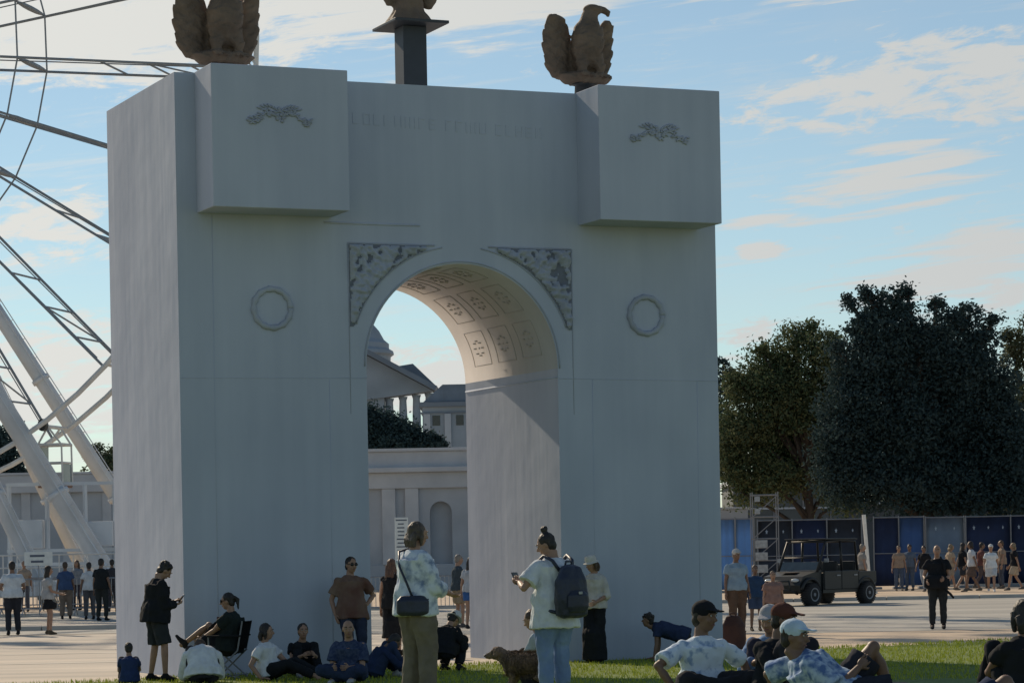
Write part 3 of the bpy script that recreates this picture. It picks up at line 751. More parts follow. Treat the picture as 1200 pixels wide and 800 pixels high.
wp = BM(); tube(wp, [(-.05, 0, -.02), (-.24, 0, 2.75)], [.055, .07], 8); tube(wp, [(-.05, 0, 0), (-.05, 0, .06)], .25, 10)
o = obj('white_pole', wp, m_whitewall); o.location = (X_at(1021, 96), 96, .1); tag(o, 'thick leaning white pole standing beside the blue fence', 'pole')
sc = empty('scaffold_tower', (X_at(893, 101), 101, .1), 0, 'thin steel scaffold tower with stacked pale signs left of the vehicle', 'scaffold')
b = BM()
for x in (-.32, .62):
    for y in (0, .8):
        tube(b, [(x, y, 0), (x, y, 3.7)], .02, 6)
for z in (.4, 1.2, 2.0, 2.8, 3.6):
    tube(b, [(-.32, 0, z), (.62, 0, z)], .025, 5); tube(b, [(-.32, .8, z), (.62, .8, z)], .025, 5)
for i in range(4): tube(b, [(-.32, 0, .4+i*.8), (.62, 0, 1.2+i*.8)], .018, 5)
obj('scaffold_frame', b, m_greysteel, sc)
for i, z in enumerate((.75, 1.2, 1.65, 2.9, 3.35)):
    b = BM(); box(b, (-.25, -.10, z), (.2 if i < 3 else -.05, -.06, z+(.30 if i < 3 else .2)), .01); obj('sign_board', b, m_galv, sc)
# steel lamp posts behind, seen above the mesh fence
# barricades
def barricade():
    o = empty('crowd_barrier')
    b = BM(); tube(b, [(-1.1, 0, .22), (-1.1, 0, 1.05), (-1.0, 0, 1.12), (1.0, 0, 1.12), (1.1, 0, 1.05), (1.1, 0, .22), (-1.1, 0, .22)], .024, 6); obj('frame', b, m_galv, o)
    b = BM()
    for i in range(17): tube(b, [(-1.1+2.2*(i+1)/18, 0, .22), (-1.1+2.2*(i+1)/18, 0, 1.12)], .011, 5)
    obj('bars', b, m_galv, o)
    for x in (-.8, .8):
        b = BM(); tube(b, [(x, -.35, .01), (x, -.28, .06), (x, 0, .22), (x, .28, .06), (x, .35, .01)], .022, 6); obj('foot', b, m_galv, o)
    return o
bar0 = barricade()
places = [(px, 84.3) for px in (-30, 57, 144)]+[(px, 80.5) for px in (415, 506, 597)]+[(px, 92) for px in (20, 98)]+[(660, 80.5), (330, 80.5)]
bl = ['steel crowd barrier farthest left at the picture edge', 'steel crowd barrier behind the dark skirted woman left of the arch', 'steel crowd barrier meeting the left edge of the arch',
      'steel crowd barrier left in the arch opening behind the standing man', 'steel crowd barrier in the middle of the arch opening', 'steel crowd barrier right in the arch opening behind the couple',
      'steel crowd barrier in the second row, leftmost', 'steel crowd barrier in the second row under the gondola', None, None]
for i, (px, Y) in enumerate(places[:8]):
    o = bar0 if i == 0 else copy_tree(bar0)
    zg = .1 if Y > 84 else .008
    o.location = (X_at(px, Y), Y, zg); tag(o, bl[i], 'barrier', 'steel crowd barriers')
# signs
def sign(px, Y, ztop, w, h, label, lines, base=0):
    s = empty('sign_stand', (X_at(px, Y), Y, base), R(6), label, 'sign')
    b = BM(); box(b, (-w/2, -.02, ztop-h), (w/2, .02, ztop), .008); bd = obj('sign_board', b, m_whitewall, s)
    b = BM(); r3 = random.Random(int(px))
    for i in range(lines):
        z = ztop-h*(i+.7)/(lines+.4); ww = w*.42*r3.uniform(.6, 1); box(b, (-ww, -.026, z-h/lines*.16), (ww*r3.uniform(.5, 1), -.021, z+h/lines*.16))
    obj('printed_lines', b, mat('print', (.12, .14, .18), .7), bd)
    b = BM(); tube(b, [(0, .035, 0), (0, .035, ztop-.05)], .02, 6); box(b, (-.25, -.2, 0), (.25, .25, .03), .01); obj('stand', b, m_galv, s)
sign(471, 76, Z_at(471, 606, 76), .37, 1.3, 'tall narrow white notice on a stand behind the long haired man', 12)
sign(45, 84, Z_at(45, 650, 84), .85, .42, 'wide white sign with two dark printed lines above the left barrier', 2, .1)

# ---------------------------------------------------------------- trees
def tree(px, Y, top_py, lobes, leafm, label, nleaf, lsize, trunk_r=.28, cat='tree', base_py=None, group='trees beyond the fences', seed=1, z0=.1, name='tree'):
    """lobes: (px, py, rx_px, ry_px, depth offset) outline blobs of the crown"""
    r3 = random.Random(seed); x0 = X_at(px, Y); s = F/Y
    t = empty(name, (x0, Y, z0), 0, label, cat, group)
    L3 = [(Vector((X_at(a, Y)-x0, dy, Z_at(a, c, Y)-z0)), rx/s, ry/s) for a, c, rx, ry, dy in lobes]
    b = BM(); zc = min(l[0].z for l in L3)
    top = Vector((0, 0, max(l[0].z for l in L3)*.75))
    tube(b, [(0, 0, -.1), (.05, 0, .25), (.1, .05, zc*.5), (.05, 0, zc), tuple(top*.85), tuple(top)], [trunk_r*1.5, trunk_r, trunk_r*.85, trunk_r*.7, trunk_r*.4, trunk_r*.12], 9)
    for c, rx, rz in L3:
        a = Vector((.05, 0, max(1.2, min(c.z*.55, c.z-rz*.3)))); mid = a.lerp(c, .5)+Vector((r3.uniform(-.3, .3), r3.uniform(-.3, .3), .2))
        tube(b, [a, mid, c, c+Vector((r3.uniform(-1, 1)*rx*.5, 0, rz*.6))], [trunk_r*.5, trunk_r*.32, trunk_r*.18, .03], 6)
    obj('trunk', b, m_bark, t, True)
    vs = []; fs = []; vol = [rx*rz*(rx+rz) for c, rx, rz in L3]; tv = sum(vol)
    for (c, rx, rz), vo in zip(L3, vol):
        n_cl = max(14, int(nleaf*vo/tv/26)); ry = max(rx, rz)*.9 if rx < 4 else rx*.8
        for q in range(n_cl):
            d = Vector((r3.gauss(0, 1), r3.gauss(0, 1), r3.gauss(0, 1))).normalized(); rad = r3.random()**.38
            rad *= .90+.62*noise.noise(Vector((d.x*2.6+seed+c.x, d.y*2.6, d.z*2.6+c.z)))
            cc = c+Vector((d.x*rx, d.y*ry, d.z*rz))*rad; cr = r3.uniform(.16, .42)*(1 if rx > 1 else .5)
            for k in range(26):
                p = cc+Vector((r3.gauss(0, cr), r3.gauss(0, cr), r3.gauss(0, cr*.7)))
                if p.z < .5: continue
                nn = Vector((r3.gauss(0, 1), r3.gauss(0, 1), r3.gauss(0, 1)+.5)).normalized(); u, w, _ = frame_of(nn)
                a = r3.uniform(0, 6.28); e1 = (u*math.cos(a)+w*math.sin(a))*lsize*r3.uniform(.6, 1.2); e2 = (w*math.cos(a)-u*math.sin(a))*lsize*r3.uniform(.35, .6)
                i = len(vs); vs += [p-e1, p+e2, p+e1, p-e2]; fs.append((i, i+1, i+2, i+3))
    pyobj('crown', [tuple(v) for v in vs], fs, leafm, t)
    return t
tree(948, 128, 370, [(940, 400, 26, 28, 0), (915, 432, 36, 36, 1), (968, 420, 30, 30, -1), (880, 455, 30, 30, 0), (928, 470, 50, 46, 0), (975, 475, 40, 50, 0), (878, 505, 38, 42, 0), (930, 530, 52, 46, 2), (862, 545, 24, 42, 0), (985, 545, 40, 46, 1), (905, 560, 50, 24, 0), (955, 385, 10, 12, 0), (897, 412, 12, 12, 0), (982, 398, 12, 12, 0), (862, 440, 12, 14, 0), (880, 582, 26, 12, 0), (990, 585, 30, 18, 0)], m_leaf_brown,
     'browning broad tree right beside the arch, its left side turning olive', 78000, .10, .27, seed=4)
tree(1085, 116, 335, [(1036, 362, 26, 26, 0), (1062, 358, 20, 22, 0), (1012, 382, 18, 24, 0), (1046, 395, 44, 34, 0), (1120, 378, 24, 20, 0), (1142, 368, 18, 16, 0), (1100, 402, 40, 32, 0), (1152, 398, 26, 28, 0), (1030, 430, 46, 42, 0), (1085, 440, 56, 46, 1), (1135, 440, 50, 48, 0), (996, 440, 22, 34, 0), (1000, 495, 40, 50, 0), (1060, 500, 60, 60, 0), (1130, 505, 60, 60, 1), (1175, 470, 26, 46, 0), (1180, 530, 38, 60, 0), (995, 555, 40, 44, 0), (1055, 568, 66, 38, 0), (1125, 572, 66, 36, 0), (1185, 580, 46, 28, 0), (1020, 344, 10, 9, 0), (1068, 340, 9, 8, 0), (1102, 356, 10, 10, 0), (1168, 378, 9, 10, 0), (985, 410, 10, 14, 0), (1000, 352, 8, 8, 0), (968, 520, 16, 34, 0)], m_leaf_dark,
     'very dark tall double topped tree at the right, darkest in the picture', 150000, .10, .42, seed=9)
tree(1225, 124, 378, [(1200, 412, 26, 30, 0), (1235, 400, 44, 46, 0), (1215, 470, 48, 50, 0), (1260, 480, 50, 80, 0), (1220, 550, 56, 56, 0), (1192, 540, 34, 50, 0), (1188, 395, 10, 10, 0), (1210, 585, 50, 26, 0)], m_leaf_olive,
     'olive green tree cut off by the right picture edge', 40000, .10, .3, seed=12)
tree(852, 175, 418, [(850, 436, 17, 17, 0), (862, 450, 18, 22, 0), (840, 470, 20, 30, 0), (856, 520, 24, 50, 0)], m_leaf_dark,
     'small dark far tree touching the right edge of the arch', 9000, .13, .2, seed=15)
tree(480, 150, 468, [(452, 504, 24, 19, 0), (480, 508, 20, 14, 0), (503, 516, 18, 10, 0), (430, 494, 25, 20, 0), (470, 524, 40, 16, 0), (520, 524, 8, 6, 0)], m_leaf_dark,
     'round dark tree rising above the pavilion in the arch opening', 24000, .12, .2, seed=17)
tree(8, 165, 500, [(4, 522, 26, 22, 0), (24, 545, 14, 20, 0), (-20, 520, 30, 26, 0), (5, 560, 30, 25, 0)], m_leaf_dark,
     'dark bushy tree behind the stone gallery at the left edge', 12000, .13, .2, seed=20)
tree(120, 165, 518, [(112, 530, 9, 12, 0), (128, 545, 14, 20, 0), (146, 540, 18, 24, 0), (112, 555, 10, 14, 0)], m_leaf_olive,
     'small green tree behind the gallery just left of the arch', 9000, .12, .16, seed=22)

# ---------------------------------------------------------------- people
FIG = {}
def two_bone(a, t, l1, l2, pole):
    a = Vector(a); t = Vector(t); d = t-a; L = d.length
    if L > (l1+l2)*.995: t = a+d*((l1+l2)*.995/L); d = t-a; L = d.length
    L = max(L, abs(l1-l2)+.02)
    x = (l1*l1-l2*l2+L*L)/(2*L); h = math.sqrt(max(0, l1*l1-x*x)); dn = d.normalized()
    p = Vector(pole); p = (p-dn*p.dot(dn)); p = p.normalized() if p.length > 1e-4 else Vector((0, 1, 0))
    return a+dn*x+p*h, t
V3 = Vector
POSE = {
 'stand': dict(pelvis=(0, 0, .93), neck=(0, .0, 1.44), feet=[(-.11, 0, .08), (.12, .03, .08)], hands=[(-.27, .06, .80), (.27, .06, .80)], look=(0, 1, -.05)),
 'walk': dict(pelvis=(0, 0, .91), neck=(0, .03, 1.42), feet=[(-.09, .24, .08), (.09, -.26, .12)], hands=[(-.25, -.14, .82), (.25, .20, .86)], look=(0, 1, 0)),
 'phone': dict(pelvis=(0, 0, .93), neck=(0, .02, 1.43), feet=[(-.12, 0, .08), (.12, .04, .08)], hands=[(-.05, .34, 1.20), (.07, .32, 1.16)], look=(0, 1, -.75)),
 'lean': dict(pelvis=(0, .02, .90), neck=(0, -.06, 1.41), feet=[(-.11, .18, .08), (.11, .20, .08)], hands=[(-.24, .04, .95), (.20, .02, .92)], look=(-.3, 1, -.05)),
 'hold': dict(pelvis=(0, 0, .93), neck=(0, .0, 1.44), feet=[(-.13, 0, .08), (.13, .04, .08)], hands=[(-.12, .30, 1.02), (.16, .30, 1.00)], look=(0, 1, -.1)),
 'sitside': dict(pelvis=(0, 0, .12), mid=(0, -.03, .36), neck=(0, -.05, .56), feet=[(-.15, .78, .07), (.10, .80, .07)], hands=[(-.22, .22, .16), (.34, -.06, .05)], look=(0, 1, -.1), kpole=(.2, 0, 1)),
 'sitfold': dict(pelvis=(0, 0, .12), mid=(0, .0, .36), neck=(0, .07, .55), feet=[(-.16, .40, .08), (.16, .42, .08)], hands=[(-.08, .45, .34), (.10, .45, .34)], look=(0, 1, -.1), kpole=(0, 0, 1)),
 'sitcross': dict(pelvis=(0, 0, .12), mid=(0, .0, .36), neck=(0, .04, .58), feet=[(.14, .30, .08), (-.14, .34, .09)], hands=[(-.10, .34, .22), (.12, .34, .22)], look=(0, 1, -.1), kpoles=[(-1, .4, .25), (1, .4, .25)]),
 'sitbent': dict(pelvis=(0, 0, .12), mid=(0, .06, .33), neck=(0, .28, .40), feet=[(-.18, .48, .08), (.18, .50, .08)], hands=[(-.14, .50, .16), (.14, .50, .16)], look=(0, 1, -.9), kpole=(0, 0, 1)),
 'chair': dict(pelvis=(0, 0, .46), mid=(0, -.05, .70), neck=(0, -.04, .96), feet=[(.02, .42, .10), (.12, .62, .62)], hands=[(-.04, .44, .60), (.14, .50, .66)], look=(0, 1, -.15), kpole=(0, .3, 1)),
 'allfours': dict(pelvis=(0, -.28, .46), mid=(0, -.05, .50), neck=(0, .22, .56), feet=[(-.13, -.62, .10), (.13, -.62, .10)], hands=[(-.2, .30, .06), (.2, .30, .06)], look=(0, 1, .1), kpole=(0, .6, -1)),
 'recline': dict(pelvis=(0, 0, .13), mid=(0, -.20, .28), neck=(0, -.40, .46), feet=[(-.12, .40, .08), (.14, .80, .08)], hands=[(-.28, -.36, .05), (.12, -.02, .30)], look=(0, 1, .15), kpole=(0, .2, 1)),
 'lieback': dict(pelvis=(0, 0, .13), mid=(0, -.25, .16), neck=(0, -.50, .20), feet=[(-.12, .42, .08), (.14, .80, .08)], hands=[(-.3, -.05, .10), (.3, -.05, .10)], look=(0, .5, 1), kpole=(0, .2, 1)),
 'crouch': dict(pelvis=(0, -.05, .30), mid=(0, .0, .52), neck=(0, .10, .74), feet=[(-.14, .15, .08), (.14, .18, .08)], hands=[(-.12, .42, .40), (.12, .42, .40)], look=(0, 1, -.4), kpole=(0, 1, .8)),
}
def person(px, Y, yaw, pose, label, H=1.72, skin=(.30, .17, .11), hair=('short', (.03, .02, .015)), top=dict(c=(.1, .1, .1)), bottom=dict(c=(.03, .03, .04)),
           shoes=(.03, .03, .03), hat=None, glasses=False, build=1.0, over=None, res=1, group=None, x=None, zb=None, scarf=None, band=None):
    P = dict(POSE[pose]); P.update(over or {})
    X0 = X_at(px, Y) if x is None else x; zb = (mound(X0, Y)+.03 if zb is None else zb)
    o = empty('person', (X0, Y, zb), R(yaw), label, 'person', group)
    k = H/1.72; vox = {0: .0105, 1: .0145, 2: .022}[res]
    pel = V3(P['pelvis']); nk = V3(P['neck']); mid = V3(P.get('mid', pel.lerp(nk, .5)))
    lat = V3(P.get('lat', (1, 0, 0))).normalized(); 
    ta = (mid-pel).normalized(); tb = (nk-mid).normalized(); ua = (nk-pel).normalized()
    hips = [pel+lat*s*.095 for s in (-1, 1)]; sh = [nk-tb*.092+lat*s*.160*build for s in (-1, 1)]
    kp = P.get('kpoles') or [P.get('kpole', (0, 1, .15))]*2
    ep = P.get('epoles') or [(-.6, -1, -.5), (.6, -1, -.5)]
    knees = []; ank = []; elb = []; wri = []
    for i in (0, 1):
        a, b_ = two_bone(hips[i], P['feet'][i], .43, .425, kp[i]); knees.append(a); ank.append(b_)
        a, b_ = two_bone(sh[i], P['hands'][i], .285, .25, ep[i]); elb.append(a); wri.append(b_)
    look = V3(P['look']).normalized()
    hup = (tb*.8+V3((0, 0, .5))); hup = (hup-look*hup.dot(look)).normalized(); hr = look.cross(hup).normalized()
    hc = nk+tb*.052+hup*.095+look*.03
    HM = Matrix((hr, look, hup)).transposed()
    def hp(x_, y_, z_): return hc+HM @ V3((x_, y_, z_))
    fa = lambda u: lat.cross(u).normalized()*-1
    def torso(b, g, z0=-.04, hg=0.0):
        f0, f1 = ta.cross(lat).normalized(), tb.cross(lat).normalized()
        bw = build
        secs = [(pel+ta*z0, lat, f0, (.150+hg)*bw+g, (.105+hg*.9)*bw+g), (pel+ta*.07, lat, f0, (.160+hg*.5)*bw+g, (.115+hg*.5)*bw+g), (pel.lerp(mid, .75), lat, f0, .143*bw+g, .108*bw+g), (mid.lerp(nk, .25), lat, f1, .150*bw+g, .115*bw+g),
                (mid.lerp(nk, .62), lat, f1, .163*bw+g, .115*bw+g), (nk-tb*.10, lat, f1, .158*bw+g*.7, .088*bw+g), (nk-tb*.045, lat, f1, .112*bw+g*.7, .072+g*.7), (nk-tb*.005, lat, f1, .062+g*.5, .058+g*.4)]
        loft(b, secs, 16)
    # --- body
    b = BM(); torso(b, -.012, 0)
    for i in (0, 1):
        tube(b, [hips[i], hips[i].lerp(knees[i], .5), knees[i], knees[i].lerp(ank[i], .3), ank[i]], [.082*build, .072*build, .052, .052, .034], 10); ell(b, knees[i], .052)
        ell(b, hips[i], .08*build); ell(b, ank[i], .036)
        fd = ank[i]-knees[i]; toe = P.get('toes', [(0, 1, 0), (0, 1, 0)])[i]; toe = V3(toe).normalized()
        ell(b, ank[i]+toe*.06-V3((0, 0, .035)), .04)
        tube(b, [sh[i], sh[i].lerp(elb[i], .5), elb[i], elb[i].lerp(wri[i], .3), wri[i]], [.048*build, .044*build, .037, .038, .026], 10)
        ell(b, sh[i], .050*build); ell(b, elb[i], .037); ell(b, wri[i], .026)
    tube(b, [nk-tb*.04, nk+tb*.05, hc-hup*.05], [.064, .055, .052], 10)
    ell(b, hp(0, -.005, .02), (.073, .092, .098), HM, 14); ell(b, hp(0, .022, -.045), (.056, .066, .07), HM, 12); ell(b, hp(0, .045, -.088), (.03, .03, .022), HM)
    tube(b, [hp(0, .085, .02), hp(0, .104, -.012), hp(0, .112, -.03)], [.009, .014, .016], 8)
    for s_ in (-1, 1):
        ell(b, hp(s_*.074, -.005, -.005), (.010, .02, .030), HM, 8); ell(b, hp(s_*.033, .076, .033), (.025, .014, .010), HM, 8); ell(b, hp(s_*.038, .06, -.025), (.022, .022, .02), HM, 8)
    for i in (0, 1):
        fdir = (wri[i]-elb[i]).normalized(); ell(b, wri[i]+fdir*.045, (.022, .040, .022), Matrix((lat, fdir, lat.cross(fdir))).transposed() if abs(lat.dot(fdir)) < .7 else None, 8)
    b = remesh(b, vox, 2)
    for i in (0, 1):      # hands: palm, four fingers, thumb
        s_ = -1 if i == 0 else 1
        fd = (wri[i]-elb[i]).normalized(); inn = (lat*-s_); inn = (inn-fd*inn.dot(fd)); inn = inn.normalized() if inn.length > .15 else V3((0, 0, -1))
        if pose in ('phone', 'hold'): inn = (V3((0, -.3, 1))-fd*V3((0, -.3, 1)).dot(fd)).normalized()
        sd = fd.cross(inn).normalized(); w = wri[i]; flat = w.z < .1
        if flat: fd = V3((fd.x, fd.y+.35, 0)).normalized(); inn = V3((0, 0, -1)); sd = fd.cross(inn).normalized()
        PM = Matrix((sd, fd, inn)).transposed(); ell(b, w+fd*.045, (.040, .052, .017), PM, 10)
        for j, (off, ln) in enumerate([(-.029, .066), (-.010, .076), (.010, .071), (.029, .056)]):
            c0_ = w+fd*.082+sd*off; cur = .35 if flat else (1.0 if pose in ('phone', 'hold') else .55)
            p1 = c0_+(fd+inn*cur*.3).normalized()*ln*.45; p2 = p1+(fd+inn*cur).normalized()*ln*.33; p3 = p2+(fd*.8+inn*cur*1.6).normalized()*ln*.25
            tube(b, [c0_-fd*.02, p1, p2, p3], [.0095, .009, .008, .0065], 6)
        up_ = -1 if s_ < 0 else 1; tdir = (sd*(1 if fd.cross(inn).dot(V3((0, 1, 0.3))) > 0 else -1))
        c0_ = w+fd*.03+tdir*.03; p1 = c0_+(fd*.7+tdir*.7+inn*.25).normalized()*.034; p2 = p1+(fd*.95+tdir*.2+inn*.45).normalized()*.028
        tube(b, [c0_-tdir*.015, c0_, p1, p2], [.013, .012, .0105, .008], 6)
    if not glasses:
        for s_ in (-1, 1): ell(b, hp(s_*.031, .083, .016), (.013, .007, .0075), HM, 8, 1); ell(b, hp(s_*.031, .089, .016), (.006, .004, .006), HM, 6, 2)
    for s_ in (-1, 1): tube(b, [hp(s_*.014, .096, .036), hp(s_*.032, .095, .042), hp(s_*.05, .082, .035)], .0045, 5, True, 2)
    tube(b, [hp(-.024, .083, -.058), hp(0, .092, -.056), hp(.024, .083, -.058)], [.003, .0065, .003], 6, True, 3)
    bo = obj('body', b, [skinm(skin), M_EYE, M_DARKEYE, M_LIP], o, True)
    # --- trousers / shorts / skirt
    kd = bottom.get('kind', 'trousers'); bc = cloth(bottom['c'], bottom.get('c2'), bottom.get('scale', 9)); g = bottom.get('g', .016)
    b = BM(); f0 = ta.cross(lat).normalized(); wide = bottom.get('wide', 1.0)
    if kd == 'skirt':
        L = bottom.get('len', .5); base = (knees[0]+knees[1])/2; dd = (V3((0, 0, -1)) if pel.z > .7 else (base-pel).normalized())
        ax = lat; ay = dd.cross(lat).normalized()
        loft(b, [(pel+ta*.10, lat, f0, .145*build+g, .11*build+g), (pel, lat, f0, .17*build+g, .125*build+g), (pel+dd*L*.5+V3((0, .05, 0)), ax, ay, .19*wide, .17*wide), (pel+dd*L+V3((0, .03, 0)), ax, ay, .21*wide, .18*wide)], 16)
        for i in (0, 1):
            q = hips[i].lerp(knees[i], min(.9, L/.5)); tube(b, [hips[i], hips[i].lerp(q, .5), q], [.088*build+g, .084*build+g, .076*build+g], 12); ell(b, hips[i], .088*build+g)
    else:
        loft(b, [(pel+ta*.11, lat, f0, .145*build+g, .108*build+g), (pel+ta*.02, lat, f0, .162*build+g, .122*build+g), (pel-ta*.07, lat, f0, .14*build+g, .105*build+g)], 16)
        for i in (0, 1):
            kk = knees[i]
            if kd == 'shorts':
                q = hips[i].lerp(kk, bottom.get('len', .85)); tube(b, [hips[i], hips[i].lerp(q, .5), q], [.088*build+g, .083*build+g, .078*build+g], 12)
            else:
                e_ = kk.lerp(ank[i], .93); tube(b, [hips[i], hips[i].lerp(kk, .5), kk, kk.lerp(ank[i], .5), e_], [.088*build+g, .078*build*wide+g, .058*wide+g, .052*wide+g, .045*wide+g], 12); ell(b, kk, .058*wide+g)
            ell(b, hips[i], .088*build+g)
    b = remesh(b, vox*1.1, 2, .014, 7, int(px))
    obj({'skirt': 'skirt', 'shorts': 'shorts'}.get(kd, 'trousers'), b, bc, o, True)
    # --- shirt / dress / jacket
    tcm = cloth(top['c'], top.get('c2'), top.get('scale', 9), top.get('lo', .35), top.get('hi', .65), top.get('pat', 'noise')); g = top.get('g', .016)
    b = BM(); g += max(0, bottom.get('g', .016)-g)*.7; torso(b, g, -top.get('hem', .06), .045)
    if top.get('hem', .06) > .15: loft(b, [(pel+ta*.1, lat, f0, .17*build+g, .13*build+g), (pel-V3((0, 0, 1))*top['hem']*(1 if pel.z > .7 else .1), lat, f0, .205*build+g, .155*build+g)], 16)
    sl = top.get('sleeve', .55)
    for i in (0, 1):
        ell(b, sh[i], .052*build+g*.35)
        if sl > 0:
            if sl <= 1: q = sh[i].lerp(elb[i], sl); tube(b, [sh[i], sh[i].lerp(q, .5), q], [.050*build+g*.45, .050*build+g*.7, .050*build+g], 12)
            else:
                q = elb[i].lerp(wri[i], min(.95, sl-1)); tube(b, [sh[i], sh[i].lerp(elb[i], .5), elb[i], q], [.050*build+g*.45, .048*build+g*.8, .044+g*.9, .034+g*.8], 12); ell(b, elb[i], .044+g*.9)
    if top.get('hood'): ell(b, nk+tb*.02-look*.05, (.10, .07, .055))
    b = remesh(b, vox*1.1, 2, .017, 6, int(px)+5)
    so = obj(top.get('name', 'shirt'), b, tcm, o, True)
    if top.get('print'):
        b = BM(); f1 = tb.cross(lat).normalized(); c0_ = mid.lerp(nk, .45); r4 = random.Random(int(px))
        sgn = 1 if f1.dot(look) > 0 else -1
        for i in range(14):
            u, v = (i % 7-3)*.028, (i//7)*.07; w_ = .011; h_ = r4.uniform(.018, .026)
            cc = c0_+lat*u+tb*(v-.02)+f1*sgn*(.115*build+g+.012-abs(u)*.12); m = Matrix((lat, f1*sgn, tb)).transposed().to_4x4(); m.translation = cc
            box(b, (-w_*.55, -.006, -h_), (w_*.1, .003, h_), 0, m)
            if i % 2: box(b, (-w_*.5, -.006, h_*.3), (w_, .0035, h_*.7), 0, m)
        obj('shirt_print', b, cloth(top['print']), so)
    # --- shoes
    if shoes:
        for i in (0, 1):
            b = BM(); toe = V3(P.get('toes', [(0, 1, 0), (0, 1, 0)])[i]).normalized(); dn = (ank[i]-knees[i]).normalized()
            if abs(dn.dot(toe)) > .7 or ank[i].z > .3: toe = (V3((0, .3, 1)) if ank[i].z < .3 else V3((0, .4, .9))).normalized(); toe = (toe-dn*toe.dot(dn)).normalized()
            nrm = (V3((0, 0, 1)) if toe.z < .3 else -dn); nrm = (nrm-toe*nrm.dot(toe)).normalized(); ax = toe.cross(nrm).normalized(); a0 = ank[i]
            loft(b, [(a0-toe*.07-nrm*.04, ax, nrm, .026, .03), (a0-toe*.04-nrm*.035, ax, nrm, .038, .045), (a0+toe*.04-nrm*.035, ax, nrm, .042, .045), (a0+toe*.11-nrm*.052, ax, nrm, .046, .028), (a0+toe*.17-nrm*.058, ax, nrm, .034, .020)], 12)
            tube(b, [a0+nrm*.03, a0-nrm*.03], [.043, .046], 10)
            b = remesh(b, vox, 1)
            obj('shoe', b, cloth(shoes), o, True)
    # --- hair
    hs, hcol = hair
    if hs != 'none':
        b = BM()
        if hs == 'bald': ell(b, hp(0, -.04, .0), (.077, .065, .06), HM, 12)
        else:
            ell(b, hp(0, -.022, .036), (.083, .092, .095), HM, 14); ell(b, hp(0, -.05, -.02), (.074, .058, .07), HM, 12)
        if hs == 'bun': ell(b, hp(.0, -.05, .155), (.042, .042, .038), HM, 10); ell(b, hp(0, -.03, .11), (.03, .03, .04), HM)
        if hs in ('long', 'bob'):
            ln = .30 if hs == 'long' else .13
            for u in (-.06, -.03, 0, .03, .06):
                a = hp(u, -.06, .0); e_ = a-V3((0, 0, 1))*ln+look*-.02; tube(b, [a, a.lerp(e_, .5)-look*.02, e_], [.038, .036, .024], 8)
            for s_ in (-1, 1): tube(b, [hp(s_*.07, -.01, .04), hp(s_*.082, -.005, -.04), hp(s_*.075, 0, -.04-ln*.55)], [.028, .026, .014], 8)
        if hs == 'pony': tube(b, [hp(0, -.10, .05), hp(0, -.15, 0), hp(0, -.14, -.14)], [.03, .032, .012], 8)
        if hs == 'curly':
            r4 = random.Random(int(px)); 
            for _ in range(26):
                d = V3((r4.uniform(-1, 1), r4.uniform(-1, .55), r4.uniform(.0, 1))).normalized(); ell(b, hp(d.x*.085, d.y*.095-.01, d.z*.10+.03), .028, None, 6)
        b = remesh(b, vox*.9, 1, .006, 22, 3)
        obj('hair', b, hairm(hcol), o, True)
    if hat:
        kind, hc_ = hat; b = BM()
        if kind == 'cap':
            ell(b, hp(0, -.012, .055), (.089, .105, .083), HM, 14)
            pts = []
            for t_, rx in ((.06, .078), (.10, .075), (.14, .064), (.165, .045)): pts.append((hp(0, t_, .062-.08*(t_-.06)), hr, hup, rx, .008))
            loft(b, pts, 12); ell(b, hp(0, -.01, .138), .009)
        elif kind == 'backcap':
            ell(b, hp(0, -.005, .055), (.089, .103, .083), HM, 14)
            loft(b, [(hp(0, -.07, .03), hr, hup, .075, .008), (hp(0, -.15, .02), hr, hup, .05, .008)], 12)
        else:
            lathe(b, [(.155, .028), (.148, .022), (.095, .055), (.09, .06)], 20, (0, 0, 0)); 
            lathe(b, [(.100, .035), (.096, .09), (.078, .145), (.03, .158)], 20, (0, 0, 0))
            for v in b.verts: v.co = hp(*v.co)
        b = remesh(b, .009 if res < 2 else .014, 1)
        obj('cap' if 'cap' in kind else 'sun_hat', b, cloth(hc_), o, True)
    if glasses:
        b = BM()
        for s_ in (-1, 1): ell(b, hp(s_*.034, .088, .014), (.030, .010, .021), HM, 10); tube(b, [hp(s_*.062, .078, .02), hp(s_*.078, .0, .015)], .004, 5)
        tube(b, [hp(-.01, .098, .018), hp(.01, .098, .018)], .004, 5); obj('sunglasses', b, m_blackp, o, True)
    o.scale = (k, k, k)
    o['_'] = 0; del o['_']
    wmx = Matrix.Translation((X0, Y, zb)) @ Matrix.Rotation(R(yaw), 4, 'Z') @ Matrix.Scale(k, 4)
    return dict(o=o, W=lambda p: wmx @ V3(p), wri=wri, elb=elb, sh=sh, nk=nk, pel=pel, mid=mid, hc=hc, hp=hp, m=wmx, look=look, tb=tb, lat=lat)
M_EYE = mat('eye white', (.6, .58, .55), .3); M_DARKEYE = mat('dark iris', (.015, .012, .01), .4); M_LIP = mat('lips', (.22, .09, .08), .5)
DARK = (.025, .02, .018); BRN = (.09, .055, .035); GREY = (.28, .25, .22); BLOND = (.30, .22, .13)
SK1 = (.36, .21, .14); SK2 = (.20, .115, .075); SK3 = (.11, .06, .04)
WHITE = (.72, .74, .76); BLK = (.018, .02, .024); NAVY = (.025, .04, .09)

